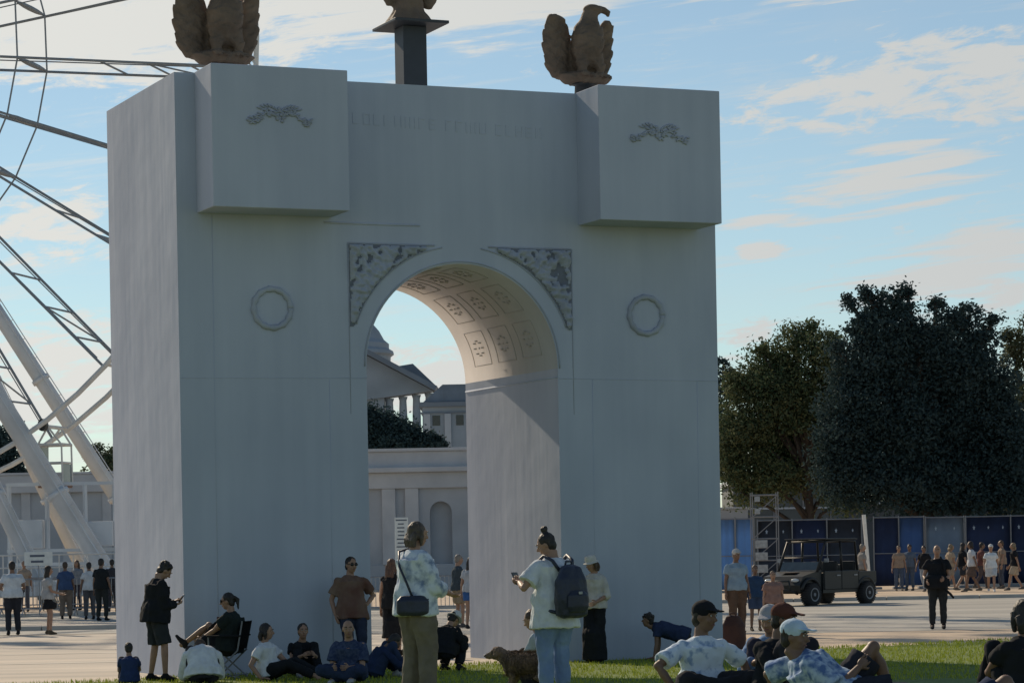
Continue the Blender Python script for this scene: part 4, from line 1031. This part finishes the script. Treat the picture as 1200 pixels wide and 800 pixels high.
# left of the arch and against its left side
pA = person(181, 39.0, -66, 'phone', 'teenager in black hoodie and dark shorts looking down at a phone by the arch corner', 1.76, SK1, ('curly', DARK), dict(c=BLK, sleeve=1.9, g=.042, hem=.12, name='hoodie'), dict(kind='shorts', c=(.035, .04, .045), g=.016, len=.98), BLK, res=0, zb=.03, build=1.15, over=dict(feet=[(-.15, -.04, .08), (.15, .08, .08)], hands=[(-.03, .27, 1.10), (.07, .26, 1.06)], neck=(0, .05, 1.42), look=(0, 1, -.9)))
person(149, 38.2, 10, 'sitfold', 'child sitting on the grass in a navy top at the left corner of the arch', 1.22, SK1, ('short', DARK), dict(c=(.03, .05, .13), sleeve=.5), dict(c=(.05, .045, .05)), res=1, zb=.03)
person(236, 37.9, 12, 'sitbent', 'person in white shirt sitting bent forward with back turned, head down', 1.75, SK1, ('short', BRN), dict(c=WHITE, g=.03, sleeve=1.5, hem=.03), dict(c=(.03, .03, .035)), res=0, zb=.03, build=1.25)
pC = person(266, 39.6, 82, 'chair', 'woman in black tee and sunglasses sitting cross legged in a folding camp chair', 1.72, SK1, ('pony', DARK), dict(c=(.022, .03, .03), g=.02, print=(.12, .05, .045)), dict(c=(.02, .022, .025), kind='shorts', len=.9, g=.03), (.03, .03, .032), glasses=True, res=0, zb=.03, build=1.36,
        over=dict(feet=[(.02, .44, .10), (.10, .66, .52)], hands=[(-.02, .46, .52), (.12, .50, .54)]))
person(312, 38.6, -112, 'sitside', 'woman in white tee and black trousers sitting on the grass leaning on one arm', 1.66, SK1, ('bob', DARK), dict(c=WHITE, g=.024, sleeve=.6), dict(c=BLK, g=.02), None, res=0, zb=.03, build=1.12, over=dict(look=(-.3, 1, -.05), hands=[(-.18, .45, .10), (.34, .05, .05)]))
person(351, 39.6, 200, 'sitfold', 'dark haired woman in black tee sitting on the grass with knees bent at the wall', 1.62, SK1, ('pony', DARK), dict(c=BLK, sleeve=.5), dict(c=BLK), (.3, .3, .3), res=0, zb=.03, over=dict(look=(.1, 1, 0)))
person(411, 40.9, 196, 'lean', 'man in brown and rust tee and sunglasses leaning back on the arch wall', 1.75, SK1, ('short', DARK), dict(c=(.21, .15, .11), c2=(.13, .065, .05), scale=2.2, g=.025, sleeve=.7, hem=.14), dict(c=(.035, .045, .075)), glasses=True, res=0, zb=.03, build=1.15,
       over=dict(hands=[(-.22, .04, .98), (.25, .02, .84)], epoles=[(-1, -.9, 0), (.6, -1, 0)]))
person(408, 37.4, 165, 'sitcross', 'balding older person in navy patterned shirt sitting cross legged below the leaning man', 1.74, SK1, ('bald', GREY), dict(c=NAVY, c2=(.06, .08, .14), scale=24, g=.025, sleeve=.75), dict(c=(.03, .045, .09), g=.03), (.5, .5, .5), res=0, zb=.03, build=1.15, over=dict(look=(-.35, 1, -.1)))
# second half of that group: legs in jeans of someone sitting behind
person(436, 38.7, -70, 'sitfold', 'person in dark blue clothes sitting hunched with bent knees behind the balding person', 1.62, SK2, ('short', DARK), dict(c=NAVY, sleeve=1.6), dict(c=(.03, .045, .09), g=.025), (.5, .5, .5), res=1, zb=.03, over=dict(mid=(0, .06, .30), neck=(0, .20, .44), look=(0, 1, -.9)))

# the two standing people in the middle
pM = person(486, 27.6, -58, 'hold', 'standing man with long grey brown hair, pale patterned shirt and khaki trousers', 1.77, SK1, ('bob', (.10, .075, .055)), dict(c=(.62, .68, .74), c2=(.18, .24, .36), scale=11, lo=.3, hi=.52, g=.05, sleeve=1.6, hem=.13), dict(c=(.19, .165, .13), g=.035, wide=1.15), (.05, .045, .04), res=0, build=1.12)
pW = person(649, 27.6, 36, 'phone', 'standing woman with hair bun, long white tee and jeans looking at her phone', 1.66, SK1, ('bun', DARK), dict(c=(.68, .72, .76), g=.045, sleeve=.75, hem=.24), dict(c=(.14, .21, .38), c2=(.24, .33, .50), scale=3, g=.028, wide=1.12), (.4, .4, .4), res=0, build=1.2, over=dict(look=(-.75, .8, -.5), hands=[(-.26, .26, 1.17), (-.12, .34, 1.15)], epoles=[(-.8, -.6, -.8), (.6, -.6, -.8)]))
person(638, 30, 62, 'crouch', 'person in pale grey top crouching on the lawn, half hidden by the bun woman', 1.6, SK1, ('short', BRN), dict(c=(.42, .48, .52), sleeve=1.5), dict(c=BLK), None, res=1, hat=None)
person(458, 47.5, -30, 'stand', 'brown haired woman in a black dress standing in the arch behind the long haired man', 1.68, SK1, ('long', (.11, .06, .04)), dict(c=BLK, sleeve=0, hem=.1), dict(kind='skirt', c=BLK, len=.62), BLK, res=1, zb=.02)
person(519, 40.6, -35, 'crouch', 'person in black clothes and white brimmed hat crouching in the arch opening', 1.62, SK1, ('short', DARK), dict(c=BLK, sleeve=1.8), dict(c=BLK, g=.03), BLK, hat=('brim', (.62, .62, .60)), res=0, zb=.03, build=1.1, over=dict(neck=(0, .14, .70), mid=(0, .02, .50), look=(0, 1, -.9)))
person(536, 65, -65, 'hold', 'man in dark grey tee and khaki shorts standing beyond the arch opening', 1.74, SK1, ('short', GREY), dict(c=(.06, .08, .095), g=.03), dict(kind='shorts', c=(.28, .22, .15), g=.03), (.1, .1, .1), res=2, zb=.01)
person(551, 64, -20, 'stand', 'woman in pale top and bright blue shorts at the right side of the arch opening', 1.68, SK1, ('long', DARK), dict(c=(.45, .47, .5)), dict(kind='shorts', c=(.05, .13, .34), g=.03, len=.6), (.05, .05, .05), glasses=False, res=2, zb=.01)
person(696, 42.5, 150, 'stand', 'slim woman in white bucket hat, cream blouse and long black skirt beside the arch wall', 1.66, SK1, ('bob', BRN), dict(c=(.55, .53, .49), sleeve=1.3, g=.03), dict(kind='skirt', c=BLK, len=.88, g=.02, wide=1.02), BLK, hat=('brim', (.66, .64, .6)), res=0, zb=.03, build=.92, over=dict(hands=[(-.14, .20, .98), (.12, .22, .96)], feet=[(-.08, 0, .08), (.08, .02, .08)], look=(.4, 1, -.3)))
person(776, 42.6, 82, 'allfours', 'boy in navy tee on hands and knees on the sunlit grass at the wall', 1.5, SK2, ('curly', DARK), dict(c=(.03, .045, .10), g=.03), dict(c=(.03, .03, .04)), res=0, zb=.03, over=dict(pelvis=(0, -.38, .44), mid=(0, -.12, .54), neck=(0, .20, .62), hands=[(-.2, .16, .06), (.2, .14, .06)], look=(0, 1, .05)))
# right foreground group
person(820, 23, 196, 'sitcross', 'man in white printed tee and black cap sitting on the lawn leaning on his arm', 1.80, SK2, ('short', DARK), dict(c=(.66, .74, .82), c2=(.28, .38, .55), scale=13, lo=.34, hi=.46, g=.032, sleeve=.8), dict(c=(.03, .03, .035), g=.03), None, hat=('cap', BLK), res=0, build=1.02,
       over=dict(neck=(0, .0, .535), mid=(0, -.0, .32), look=(-.75, 1, -.08), hands=[(-.42, .02, .08), (.28, .16, .10)], epoles=[(-.6, -.6, .2), (1, 0, .2)]))
person(909, 22.3, 215, 'sitfold', 'person in rust red cap and black top sitting behind the reclining man', 1.74, SK2, ('short', DARK), dict(c=BLK, g=.035, sleeve=1.7), dict(c=(.03, .03, .04)), hat=('cap', (.11, .045, .035)), res=0, build=1.12, over=dict(neck=(0, .02, .54), look=(-.7, 1, -.15)))
person(903, 23.6, 170, 'sitfold', 'grey haired person in light blue shirt sitting just left of the rust red cap', 1.7, SK1, ('short', GREY), dict(c=(.12, .20, .36), c2=(.2, .3, .45), scale=4, g=.035, sleeve=1.7), dict(c=(.03, .03, .05)), hat=('cap', (.4, .4, .42)), res=1, build=1.05, over=dict(look=(.3, 1, -.3)))
person(988, 21, -98, 'recline', 'man in blue patterned shirt and pale cap reclining on the lawn with one knee up', 1.80, SK2, ('short', DARK), dict(c=(.42, .52, .64), c2=(.10, .17, .34), scale=16, lo=.38, hi=.58, g=.04, sleeve=.9), dict(kind='shorts', c=(.03, .033, .045), g=.035, len=.8), None, hat=('cap', (.55, .68, .80)), res=0, build=1.12,
       over=dict(pelvis=(.1, -.02, .13), mid=(.06, -.20, .27), neck=(.0, -.36, .43), look=(.35, 1, -.05), lat=(1, .25, 0), hands=[(-.30, -.46, .06), (.14, .10, .34)], feet=[(-.12, .34, .08), (.2, .84, .07)]))
person(1200, 20.5, 20, 'sitfold', 'dark haired person sitting at the right picture edge in black with back turned', 1.74, SK2, ('bob', DARK), dict(c=BLK, g=.03, sleeve=.4), dict(c=BLK), None, res=0, build=1.1, over=dict(neck=(0, .0, .57)))
person(1122, 17.2, -80, 'lieback', 'person in dark blue clothes lying flat on the lawn, mostly below the picture edge', 1.72, SK2, ('short', DARK), dict(c=NAVY, sleeve=.6), dict(c=NAVY, kind='shorts', g=.03), (.45, .52, .6), res=1, over=dict(feet=[(-.12, .62, .08), (.14, .84, .08)]))

# people on the path and road behind
person(862, 57, 200, 'stand', 'man in light blue tee, pale cap and brown trousers standing right of the arch', 1.74, SK2, ('short', GREY), dict(c=(.25, .35, .44), g=.035), dict(c=(.13, .085, .06), g=.03), (.06, .05, .04), hat=('cap', (.5, .5, .48)), res=2, zb=.01, build=1.1)
person(884, 58, 190, 'stand', 'child in navy tee standing next to the man in light blue', 1.40, SK2, ('short', BRN), dict(c=(.035, .07, .14), g=.03), dict(kind='shorts', c=(.06, .09, .16), g=.02), (.1, .08, .06), res=2, zb=.01)
person(905, 54, 185, 'stand', 'child in dusty pink tee standing in front of the vehicle', 1.30, SK1, ('short', (.12, .08, .05)), dict(c=(.28, .18, .155), g=.04), dict(kind='shorts', c=(.05, .05, .06), g=.02), (.1, .08, .06), res=2, zb=.01, build=1.15)
pB = person(1098, 57, 170, 'stand', 'bald man in black tee and dark trousers standing alone on the road', 1.75, SK1, ('bald', GREY), dict(c=BLK, g=.04), dict(c=(.035, .038, .04), g=.02, wide=.95), BLK, res=1, zb=.01, build=1.1, over=dict(hands=[(-.14, .26, 1.02), (.22, .24, .98)]))
fr = [(1083, 97, 150, 'walk', 'dark haired person in black tee and pale jeans behind the bald man', ('short', DARK), BLK, dict(c=(.3, .36, .44))),
      (1113, 99, -70, 'walk', 'person in beige top walking right just behind the bald man', ('bob', BLOND), (.42, .33, .24), dict(kind='shorts', c=(.3, .25, .2), g=.03)),
      (1127, 97, -80, 'walk', 'long haired woman in black top and shorts among the far walkers', ('long', DARK), BLK, dict(kind='shorts', c=(.035, .04, .05), g=.02)),
      (1139, 95, 85, 'walk', 'dark haired woman in white top and brown skirt among the far walkers', ('bob', DARK), (.55, .58, .62), dict(kind='skirt', c=(.12, .09, .08), len=.4)),
      (1161, 94, 172, 'walk', 'man in white shirt, white shorts and white cap walking along the fence', ('short', GREY), (.66, .72, .76), dict(kind='shorts', c=(.5, .56, .62), g=.03)),
      (1189, 96, 80, 'walk', 'blond person in black tee and beige shorts at the far right', ('bob', BLOND), BLK, dict(kind='shorts', c=(.42, .36, .28), g=.03)),
      (1149, 101, -90, 'walk', 'person in dark red top half hidden behind the far walkers', ('short', DARK), (.16, .07, .06), dict(c=(.1, .08, .08))),
      (1174, 101, 90, 'stand', 'tall person in tan shirt beside the man all in white', ('short', BRN), (.32, .24, .18), dict(c=(.08, .09, .12))),
      (1053, 100, 180, 'stand', 'person in tan clothes standing at the blue fence, right of the white pole', ('short', BRN), (.33, .25, .19), dict(c=(.08, .11, .17))),
      (1066, 100.5, 150, 'stand', 'person in blue grey clothes at the blue fence next to the one in tan', ('short', DARK), (.12, .16, .22), dict(c=(.1, .13, .18))),
      (1010, 92, -80, 'stand', 'person in grey shirt standing behind the rear of the vehicle', ('short', GREY), (.3, .28, .26), dict(c=(.1, .1, .1)))]
for i, (px, Y, yw, ps, lab, hr_, tc_, bt) in enumerate(fr):
    person(px, Y, yw, ps, lab, 1.66+.04*(i % 4), SK1 if i % 3 else SK2, hr_, dict(c=tc_, g=.03), bt, (.12, .11, .1) if i != 4 else (.7, .7, .7), res=2, zb=.1, hat=('cap', (.7, .7, .68)) if i == 4 else None, group=None)
# people left
person(14, 66, 20, 'stand', 'man in white tee and dark trousers standing with arms bent at the left picture edge', 1.78, SK2, ('short', DARK), dict(c=(.55, .62, .68), g=.035), dict(c=(.03, .034, .045), g=.02), BLK, res=2, zb=.01, build=1.12, over=dict(hands=[(-.2, .25, 1.05), (.2, .25, 1.05)]))
person(55, 66, -75, 'hold', 'woman in grey white top and short black skirt standing left of the arch', 1.66, SK1, ('long', DARK), dict(c=(.42, .43, .44), g=.02), dict(kind='skirt', c=BLK, len=.3), (.1, .08, .06), res=2, zb=.01)
person(76, 83, 5, 'stand', 'person in blue shirt and tan trousers standing at the barrier with back turned', 1.74, SK2, ('short', BRN), dict(c=(.06, .10, .20), g=.04), dict(c=(.20, .16, .13), g=.03), BLK, res=2, zb=.01)
person(104, 82, 20, 'stand', 'dark haired person in white shirt standing at the barrier with back turned', 1.72, SK2, ('short', DARK), dict(c=(.6, .62, .64), g=.03), dict(c=(.1, .1, .11)), BLK, res=2, zb=.01)
person(118, 80, -20, 'stand', 'tall person in black clothes standing by the barrier nearest the arch', 1.82, SK2, ('short', DARK), dict(c=(.02, .024, .026), g=.03), dict(c=(.03, .035, .035)), BLK, res=2, zb=.01)
person(131, 88, 10, 'stand', 'person in dark grey top partly hidden by the left edge of the arch', 1.70, SK2, ('short', DARK), dict(c=(.05, .05, .06), g=.03), dict(c=(.05, .05, .06)), BLK, res=2, zb=.1)
person(28, 92, 180, 'stand', 'person in beige top behind the barrier at far left', 1.70, SK1, ('short', BRN), dict(c=(.35, .28, .22), g=.03), dict(c=(.1, .1, .12)), BLK, res=2, zb=.1)
person(90, 93, 160, 'stand', 'person in grey top behind the barrier under the gondola', 1.70, SK1, ('long', BRN), dict(c=(.22, .24, .27), g=.03), dict(c=(.05, .05, .07)), BLK, res=2, zb=.1)

# ---------------------------------------------------------------- things held or worn
def phone(p, q, label, yaw=0):
    """between the hands"""
    w = (p['W'](p['wri'][0])+p['W'](p['wri'][1]))/2; f = (p['m'].to_3x3() @ V3((0, 1, 0))).normalized()
    b = BM(); box(b, (-.038, -.005, -.075), (.038, .005, .075), .004); box(b, (-.034, -.0065, -.07), (.034, -.0055, .07), 0, None, 1)
    o = obj('phone', b, [m_blackp, m_glassy]); o.matrix_world = Matrix.Translation(w+f*.10+V3((0, 0, .05))) @ f.to_track_quat('Y', 'Z').to_matrix().to_4x4() @ Matrix.Rotation(R(-35), 4, 'X')
    tag(o, label, 'phone'); return o
phone(pA, 0, 'dark phone held by the teenager in the black hoodie')
ph = phone(pW, 0, 'phone with pale case held up by the woman with the bun')
# backpack of the woman
def backpack(loc, rz, label, m, sc=1.0, straps=True):
    o = empty('backpack', loc, rz, label, 'backpack'); X = V3((1, 0, 0)); Yv = V3((0, 1, 0))
    b = BM(); loft(b, [((0, 0, 0), X, Yv, .10, .05), ((0, 0, .02), X, Yv, .155, .085), ((0, -.01, .16), X, Yv, .17, .10), ((0, 0, .34), X, Yv, .155, .085), ((0, .01, .45), X, Yv, .10, .055), ((0, .02, .475), X, Yv, .03, .02)], 20, 0, .75)
    b = remesh(b, .012, 2, .008, 9, 2); obj('bag_body', b, m, o, True)
    b = BM(); loft(b, [((0, -.09, .05), X, Yv, .09, .02), ((0, -.10, .10), X, Yv, .12, .035), ((0, -.10, .20), X, Yv, .115, .035), ((0, -.085, .25), X, Yv, .07, .015)], 16); b = remesh(b, .01, 1); obj('front_pocket', b, m, o, True)
    b = BM()
    if straps:
        for s_ in (-1, 1): tube(b, [(s_*.07, .07, .42), (s_*.11, .12, .51), (s_*.13, .22, .555), (s_*.135, .33, .49), (s_*.14, .36, .32), (s_*.17, .2, .08), (s_*.13, .05, .05)], .017, 6)
    tube(b, [(-.04, .03, .46), (-.03, .03, .50), (.03, .03, .50), (.04, .03, .46)], .010, 6); obj('strap', b, m, o, True)
    b = BM(); box(b, (-.02, -.142, .21), (.02, -.134, .235), .002); obj('metal_tag', b, m_galv, o)
    o.scale = (sc, sc, sc); return o
m_bag = mat('navy nylon', (.02, .028, .055), .5, (.014, .02, .04), 5, bump=.6, bscale=12)
bk_p = pW['W']((.0, -.285, .80)); backpack(bk_p, R(36), 'navy backpack worn by the woman with the bun', m_bag, 1.12)
m_mar = mat('maroon cloth', (.09, .045, .04), .85, (.06, .03, .03), 4, bump=.6, bscale=10)
backpack((X_at(858, 47), 47, .03), R(160), 'maroon backpack standing on the lawn edge below the man in light blue', m_mar, 1.25, False)
# cross body bag of the man
cb = empty('crossbody_bag', pM['W']((.20, -.15, .80)), R(-58+70), 'navy crossbody bag on the hip of the long haired man', 'bag')
b = BM(); X = V3((1, 0, 0)); Yv = V3((0, 1, 0)); loft(b, [((0, 0, 0), X, Yv, .13, .03), ((0, 0, .03), X, Yv, .165, .065), ((0, 0, .15), X, Yv, .165, .065), ((0, 0, .20), X, Yv, .12, .03)], 18, 0, .7)
b = remesh(b, .012, 2, .004, 9, 2); obj('bag_body', b, m_bag, cb, True)
b = BM(); inv = (Matrix.Translation(cb.location) @ Matrix.Rotation(R(12), 4, 'Z')).inverted()
pts = [inv @ pM['W'](q) for q in [(.20, -.15, .98), (.16, -.19, 1.12), (.04, -.20, 1.28), (-.08, -.13, 1.42), (-.10, .0, 1.45), (-.05, .14, 1.36), (.08, .20, 1.2), (.22, .12, 1.0), (.25, -.02, .95)]]
tube(b, pts, .013, 6); obj('strap', b, m_bag, cb, True)
# bald man's bag
o = empty('camera_bag', pB['W']((.03, .22, .82)), R(170), 'big black bag held before him by the bald man', 'bag')
b = BM(); loft(b, [((0, 0, 0), X, Yv, .18, .06), ((0, 0, .04), X, Yv, .25, .10), ((0, 0, .22), X, Yv, .24, .10), ((0, 0, .28), X, Yv, .18, .06)], 16, 0, .7); b = remesh(b, .018, 1); obj('bag_body', b, cloth(BLK), o, True)
b = BM(); tube(b, [(-.2, 0, .24), (-.17, -.05, .5), (-.10, -.1, .66)], .02, 6); tube(b, [(.2, 0, .2), (.16, -.02, .3), (-.3, 0, -.12), (-.36, 0, -.2)], [.02, .02, .03, .02], 6); obj('strap', b, cloth(BLK), o, True)

# folding camp chair
ch = empty('camp_chair', (X_at(267, 39.6), 39.6, .03), R(82), 'dark folding camp chair carrying the woman in black at the arch wall', 'chair')
def cbx(p): return p
for s_ in (-1, 1):
    b = BM(); tube(b, [(s_*.27, -.20, 0), (s_*.27, .24, .40)], .012, 6); tube(b, [(s_*.27, -.14, 0), (s_*.27, -.14, .02)], .02, 6); obj('leg', b, m_greysteel, ch)
    b = BM(); tube(b, [(s_*.27, .24, 0), (s_*.27, -.18, .40), (s_*.28, -.26, .82)], .012, 6); obj('leg', b, m_greysteel, ch)
    b = BM(); box(b, (s_*.29-.035, -.24, .60), (s_*.29+.035, .26, .625), .01); obj('armrest', b, cloth(BLK), ch)
    b = BM(); tube(b, [(s_*.27, .24, .40), (s_*.28, .24, .60)], .011, 6); obj('leg', b, m_greysteel, ch)
b = BM(); tube(b, [(-.27, -.2, .02), (.27, .24, .03)], .010, 6); tube(b, [(.27, -.2, .05), (-.27, .24, .02)], .010, 6); obj('cross_brace', b, m_greysteel, ch)
b = BM(); g = [[b.verts.new((-.27+.54*u/8, -.22+.48*v/6, .40-.05*math.sin(math.pi*u/8)*math.sin(math.pi*v/6))) for u in range(9)] for v in range(7)]
for v in range(6):
    for u in range(8): b.faces.new((g[v][u], g[v][u+1], g[v+1][u+1], g[v+1][u]))
bmesh.ops.solidify(b, geom=b.faces[:], thickness=.012); obj('seat', b, cloth(BLK), ch, True)
b = BM(); g = [[b.verts.new((-.28+.56*u/8, -.18-.09*v/6-.05*math.sin(math.pi*u/8), .42+.40*v/6)) for u in range(9)] for v in range(7)]
for v in range(6):
    for u in range(8): b.faces.new((g[v][u], g[v][u+1], g[v+1][u+1], g[v+1][u]))
bmesh.ops.solidify(b, geom=b.faces[:], thickness=.012); obj('backrest', b, cloth(BLK), ch, True)

# blanket under the reclining people
b = BM(); g = []
for j in range(13):
    row = []
    for i in range(31):
        x = -1.0+2.6*i/30; y = -.7+1.4*j/12; row.append(b.verts.new((x, y, .02+.025*noise.noise(V3((x*3, y*3, 2)))+.02)))
    g.append(row)
for j in range(12):
    for i in range(30): b.faces.new((g[j][i], g[j][i+1], g[j+1][i+1], g[j+1][i]))
bmesh.ops.solidify(b, geom=b.faces[:], thickness=.01)
o = obj('picnic_blanket', b, cloth((.05, .06, .09), (.1, .12, .16), 3), None, True); o.location = (X_at(1030, 18.2), 18.2, mound(0, 18.2)+.02); tag(o, 'dark blue blanket spread under the reclining man on the lawn', 'blanket')

# dog
def dog(px, Y, yaw):
    o = empty('dog', (X_at(px, Y), Y, mound(0, Y)+.03), R(yaw), 'small shaggy brown dog standing on the lawn beside the woman with the bun', 'dog')
    b = BM()
    tube(b, [(0, -.24, .33), (0, -.12, .34), (0, .05, .325), (0, .17, .335), (0, .24, .36)], [.085, .095, .115, .12, .08], 14)
    ell(b, (0, -.22, .32), (.095, .10, .11)); ell(b, (0, .16, .31), (.10, .11, .13))
    tube(b, [(0, .18, .36), (0, .25, .40), (0, .30, .43)], [.10, .085, .07], 10)
    ell(b, (0, .33, .44), (.078, .085, .072)); tube(b, [(0, .37, .43), (0, .43, .415), (0, .465, .41)], [.045, .034, .026], 10)
    for s_ in (-1, 1):
        ell(b, (s_*.065, -.20, .26), (.045, .075, .10))
        tube(b, [(s_*.065, -.20, .26), (s_*.07, -.14, .19), (s_*.07, -.26, .11), (s_*.07, -.25, .02)], [.055, .04, .024, .024], 8); ell(b, (s_*.07, -.235, .018), (.026, .04, .018))
        tube(b, [(s_*.065, .17, .28), (s_*.07, .14, .20), (s_*.07, .17, .11), (s_*.07, .17, .02)], [.045, .036, .025, .024], 8); ell(b, (s_*.07, .19, .018), (.027, .038, .018))
        tube(b, [(s_*.055, .31, .49), (s_*.085, .315, .46), (s_*.09, .33, .39)], [.022, .028, .012], 8)
    tube(b, [(0, -.28, .38), (0, -.36, .45), (0, -.38, .54)], [.035, .035, .02], 8)
    b = remesh(b, .010, 1, .016, 30, 1)
    ell(b, (0, .48, .415), .014, None, 6, 1)
    for s_ in (-1, 1): ell(b, (s_*.035, .395, .46), .010, None, 6, 1)
    obj('body', b, [mat('shaggy brown fur', (.24, .17, .12), .95, (.10, .075, .055), 18, (1, 1, .4), bump=1, bscale=60), M_DARKEYE], o, True)
    # fur tufts
    r3 = random.Random(5); vs = []; fs = []
    for k in range(2600):
        a = r3.uniform(0, 6.28); y = r3.uniform(-.3, .28); rr_ = .10+.02*math.sin((y+.3)*5)
        p = V3((math.cos(a)*rr_, y, .33+math.sin(a)*rr_*1.05)); nrm = V3((math.cos(a), -.5, math.sin(a)-.6)).normalized(); t = V3((-math.sin(a), .2, math.cos(a)))*.006
        i = len(vs); q = p+nrm*r3.uniform(.03, .06); vs += [tuple(p-t), tuple(p+t), tuple(q)]; fs.append((i, i+1, i+2))
    pyobj('shaggy_coat', vs, fs, mat('coat hair', (.28, .21, .15), .95, (.12, .09, .065), 20), o)
    o.scale = (.98, .98, .98)
dog(615, 28.6, 68)

# ---------------------------------------------------------------- utility vehicle
UY = 83.5
ut = empty('utility_vehicle', (X_at(956, UY), UY, .012), R(180+51), 'dark green four seat utility vehicle parked on the road in front of the fences', 'utility vehicle')
# local: +X forward, +Y left side of the vehicle (near side), z up
def wheel(x, y):
    w = empty('wheel', (x, y, .33)); w.parent = ut; rot = Matrix.Rotation(R(90), 4, 'X')
    b = BM(); lathe(b, [(.19, -.12), (.30, -.13), (.335, -.09), (.34, 0), (.335, .09), (.30, .13), (.19, .12)], 28, mtx=rot)
    for k in range(28):
        a = 2*math.pi*k/28; m = Matrix.Rotation(a, 4, 'Y'); box(b, (.33, -.12, -.018), (.352, .12, .018), 0, m)
    obj('tyre', b, m_rubber, w, True)
    sgn = 1 if y > 0 else -1
    b = BM(); lathe(b, [(.20, sgn*-.05), (.205, sgn*-.13), (.17, sgn*-.125), (.15, sgn*-.09), (.06, sgn*-.10), (.05, sgn*-.13), (.01, sgn*-.13)], 20, mtx=rot); obj('rim', b, m_greysteel, w)
for x in (1.30, -1.45):
    for y in (.66, -.66): wheel(x, y)
b = BM(); prof = [(1.75, .42), (1.78, .62), (1.62, .88), (.95, 1.02), (.72, 1.06), (.70, .98), (.70, .55), (.95, .42)]
prism(b, prof, -.62, .62); obj('hood', b, m_utv, ut)
b = BM(); box(b, (-1.9, -.60, .36), (1.55, .60, .50), .03); prism(b, [(.70, .36), (.70, .95), (.66, .98), (.50, .52), (-.95, .52), (-1.0, .95), (-1.05, .95), (-1.05, .36)], -.66, .66); obj('body_tub', b, m_utv, ut)
for x0, x1 in ((-.18, .66), (-1.04, -.20)):
    for sy in (-1, 1):
        b = BM(); box(b, (x0, sy*.67-.025, .46), (x1, sy*.67+.025, 1.02), .02); d_ = obj('door', b, m_utv, ut)
        h = BM(); box(h, (x0+.08, sy*.70-.012, .86), (x0+.24, sy*.70+.012, .90), .005); obj('handle', h, m_galv, d_)
b = BM(); box(b, (-1.98, -.68, .62), (-1.08, .68, .68), .01)
for y in (-.68, .62): box(b, (-1.98, y, .681), (-1.08, y+.06, .98), .01)
box(b, (-1.98, -.619, .681), (-1.93, .619, .98), .01); box(b, (-1.13, -.619, .681), (-1.08, .619, .98), .01)
obj('cargo_bed', b, m_utv, ut)
b = BM()
for sx in (1.30, -1.45):
    for sy in (-1, 1):
        tube(b, [(sx+.46*math.cos(t), sy*.66, .36+.44*math.sin(t)) for t in [R(15+15*i) for i in range(11)]], .05, 6)
        tube(b, [(sx+.44*math.cos(t), sy*.55, .36+.43*math.sin(t)) for t in [R(15+15*i) for i in range(11)]], .06, 6)
obj('fender', b, m_blackp, ut, True)
b = BM()
for sy in (-1, 1):
    tube(b, [(.92, sy*.62, 1.0), (.46, sy*.60, 1.90), (-.30, sy*.60, 1.94), (-1.02, sy*.60, 1.90), (-1.10, sy*.62, 1.0)], .035, 8)
    tube(b, [(-.28, sy*.60, 1.93), (-.28, sy*.64, 1.0)], .035, 8)
for x, z in ((.46, 1.90), (-.30, 1.94), (-1.02, 1.90)): tube(b, [(x, -.6, z), (x, .6, z)], .032, 8)
tube(b, [(.70, -.61, 1.42), (.70, .61, 1.42)], .02, 6)
obj('roll_cage', b, m_blackp, ut, True)
b = BM(); box(b, (-1.08, -.66, 1.955), (.52, .66, 2.0), .02); obj('roof', b, m_utv, ut)
b = BM(); prism(b, [(.90, 1.05), (.76, 1.30), (.75, 1.295), (.89, 1.045)], -.57, .57); obj('windscreen', b, m_glassy, ut)
for x in (.05, -.85):
    for y in (-.32, .32):
        b = BM(); box(b, (x-.22, y-.24, .60), (x+.22, y+.24, .74), .04); box(b, (x-.30, y-.24, .72), (x-.20, y+.24, 1.30), .04); obj('seat', b, m_blackp, ut)
b = BM(); tube(b, [(.52+.16*math.cos(t)*.35, .32+.16*math.sin(t), 1.12+.16*math.cos(t)) for t in [2*math.pi*i/16 for i in range(17)]], .015, 6); obj('steering_wheel', b, m_blackp, ut, True)
for y in (-.42, .42):
    b = BM(); ell(b, (1.70, y, .76), (.06, .13, .06)); obj('headlight', b, mat('headlight lens', (.6, .62, .62), .15), ut, True)
b = BM(); tube(b, [(1.70, -.5, .36), (1.92, -.45, .45), (1.94, 0, .50), (1.92, .45, .45), (1.70, .5, .36)], .035, 8); tube(b, [(1.93, -.42, .46), (1.90, -.36, .74), (1.90, .36, .74), (1.93, .42, .46)], .03, 8); obj('bumper', b, m_blackp, ut, True)
for y in (-.74, .74):
    b = BM(); box(b, (.62, y-.07, 1.28), (.66, y+.07, 1.40), .01); tube(b, [(.64, y*.82, 1.3), (.64, y, 1.33)], .012, 5); obj('mirror', b, m_galv, ut)
b = BM(); box(b, (1.10, -.25, .985), (1.40, .2, .995)); obj('hood_sticker', b, mat('brown and white sticker', (.4, .3, .24), .6, (.2, .12, .1), 4), ut)
b = BM(); box(b, (-1.75, -.4, .69), (-1.2, .3, 1.08), .03)
o = obj('cargo_crate', b, cloth((.28, .27, .25))); o.matrix_world = Matrix.Translation((X_at(956, UY), UY, .02)) @ Matrix.Rotation(R(231), 4, 'Z') @ Matrix.Scale(1.1, 4); ut.scale = (1.12, 1.12, 1.0); tag(o, 'pale grey box riding in the rear bed of the utility vehicle', 'box')
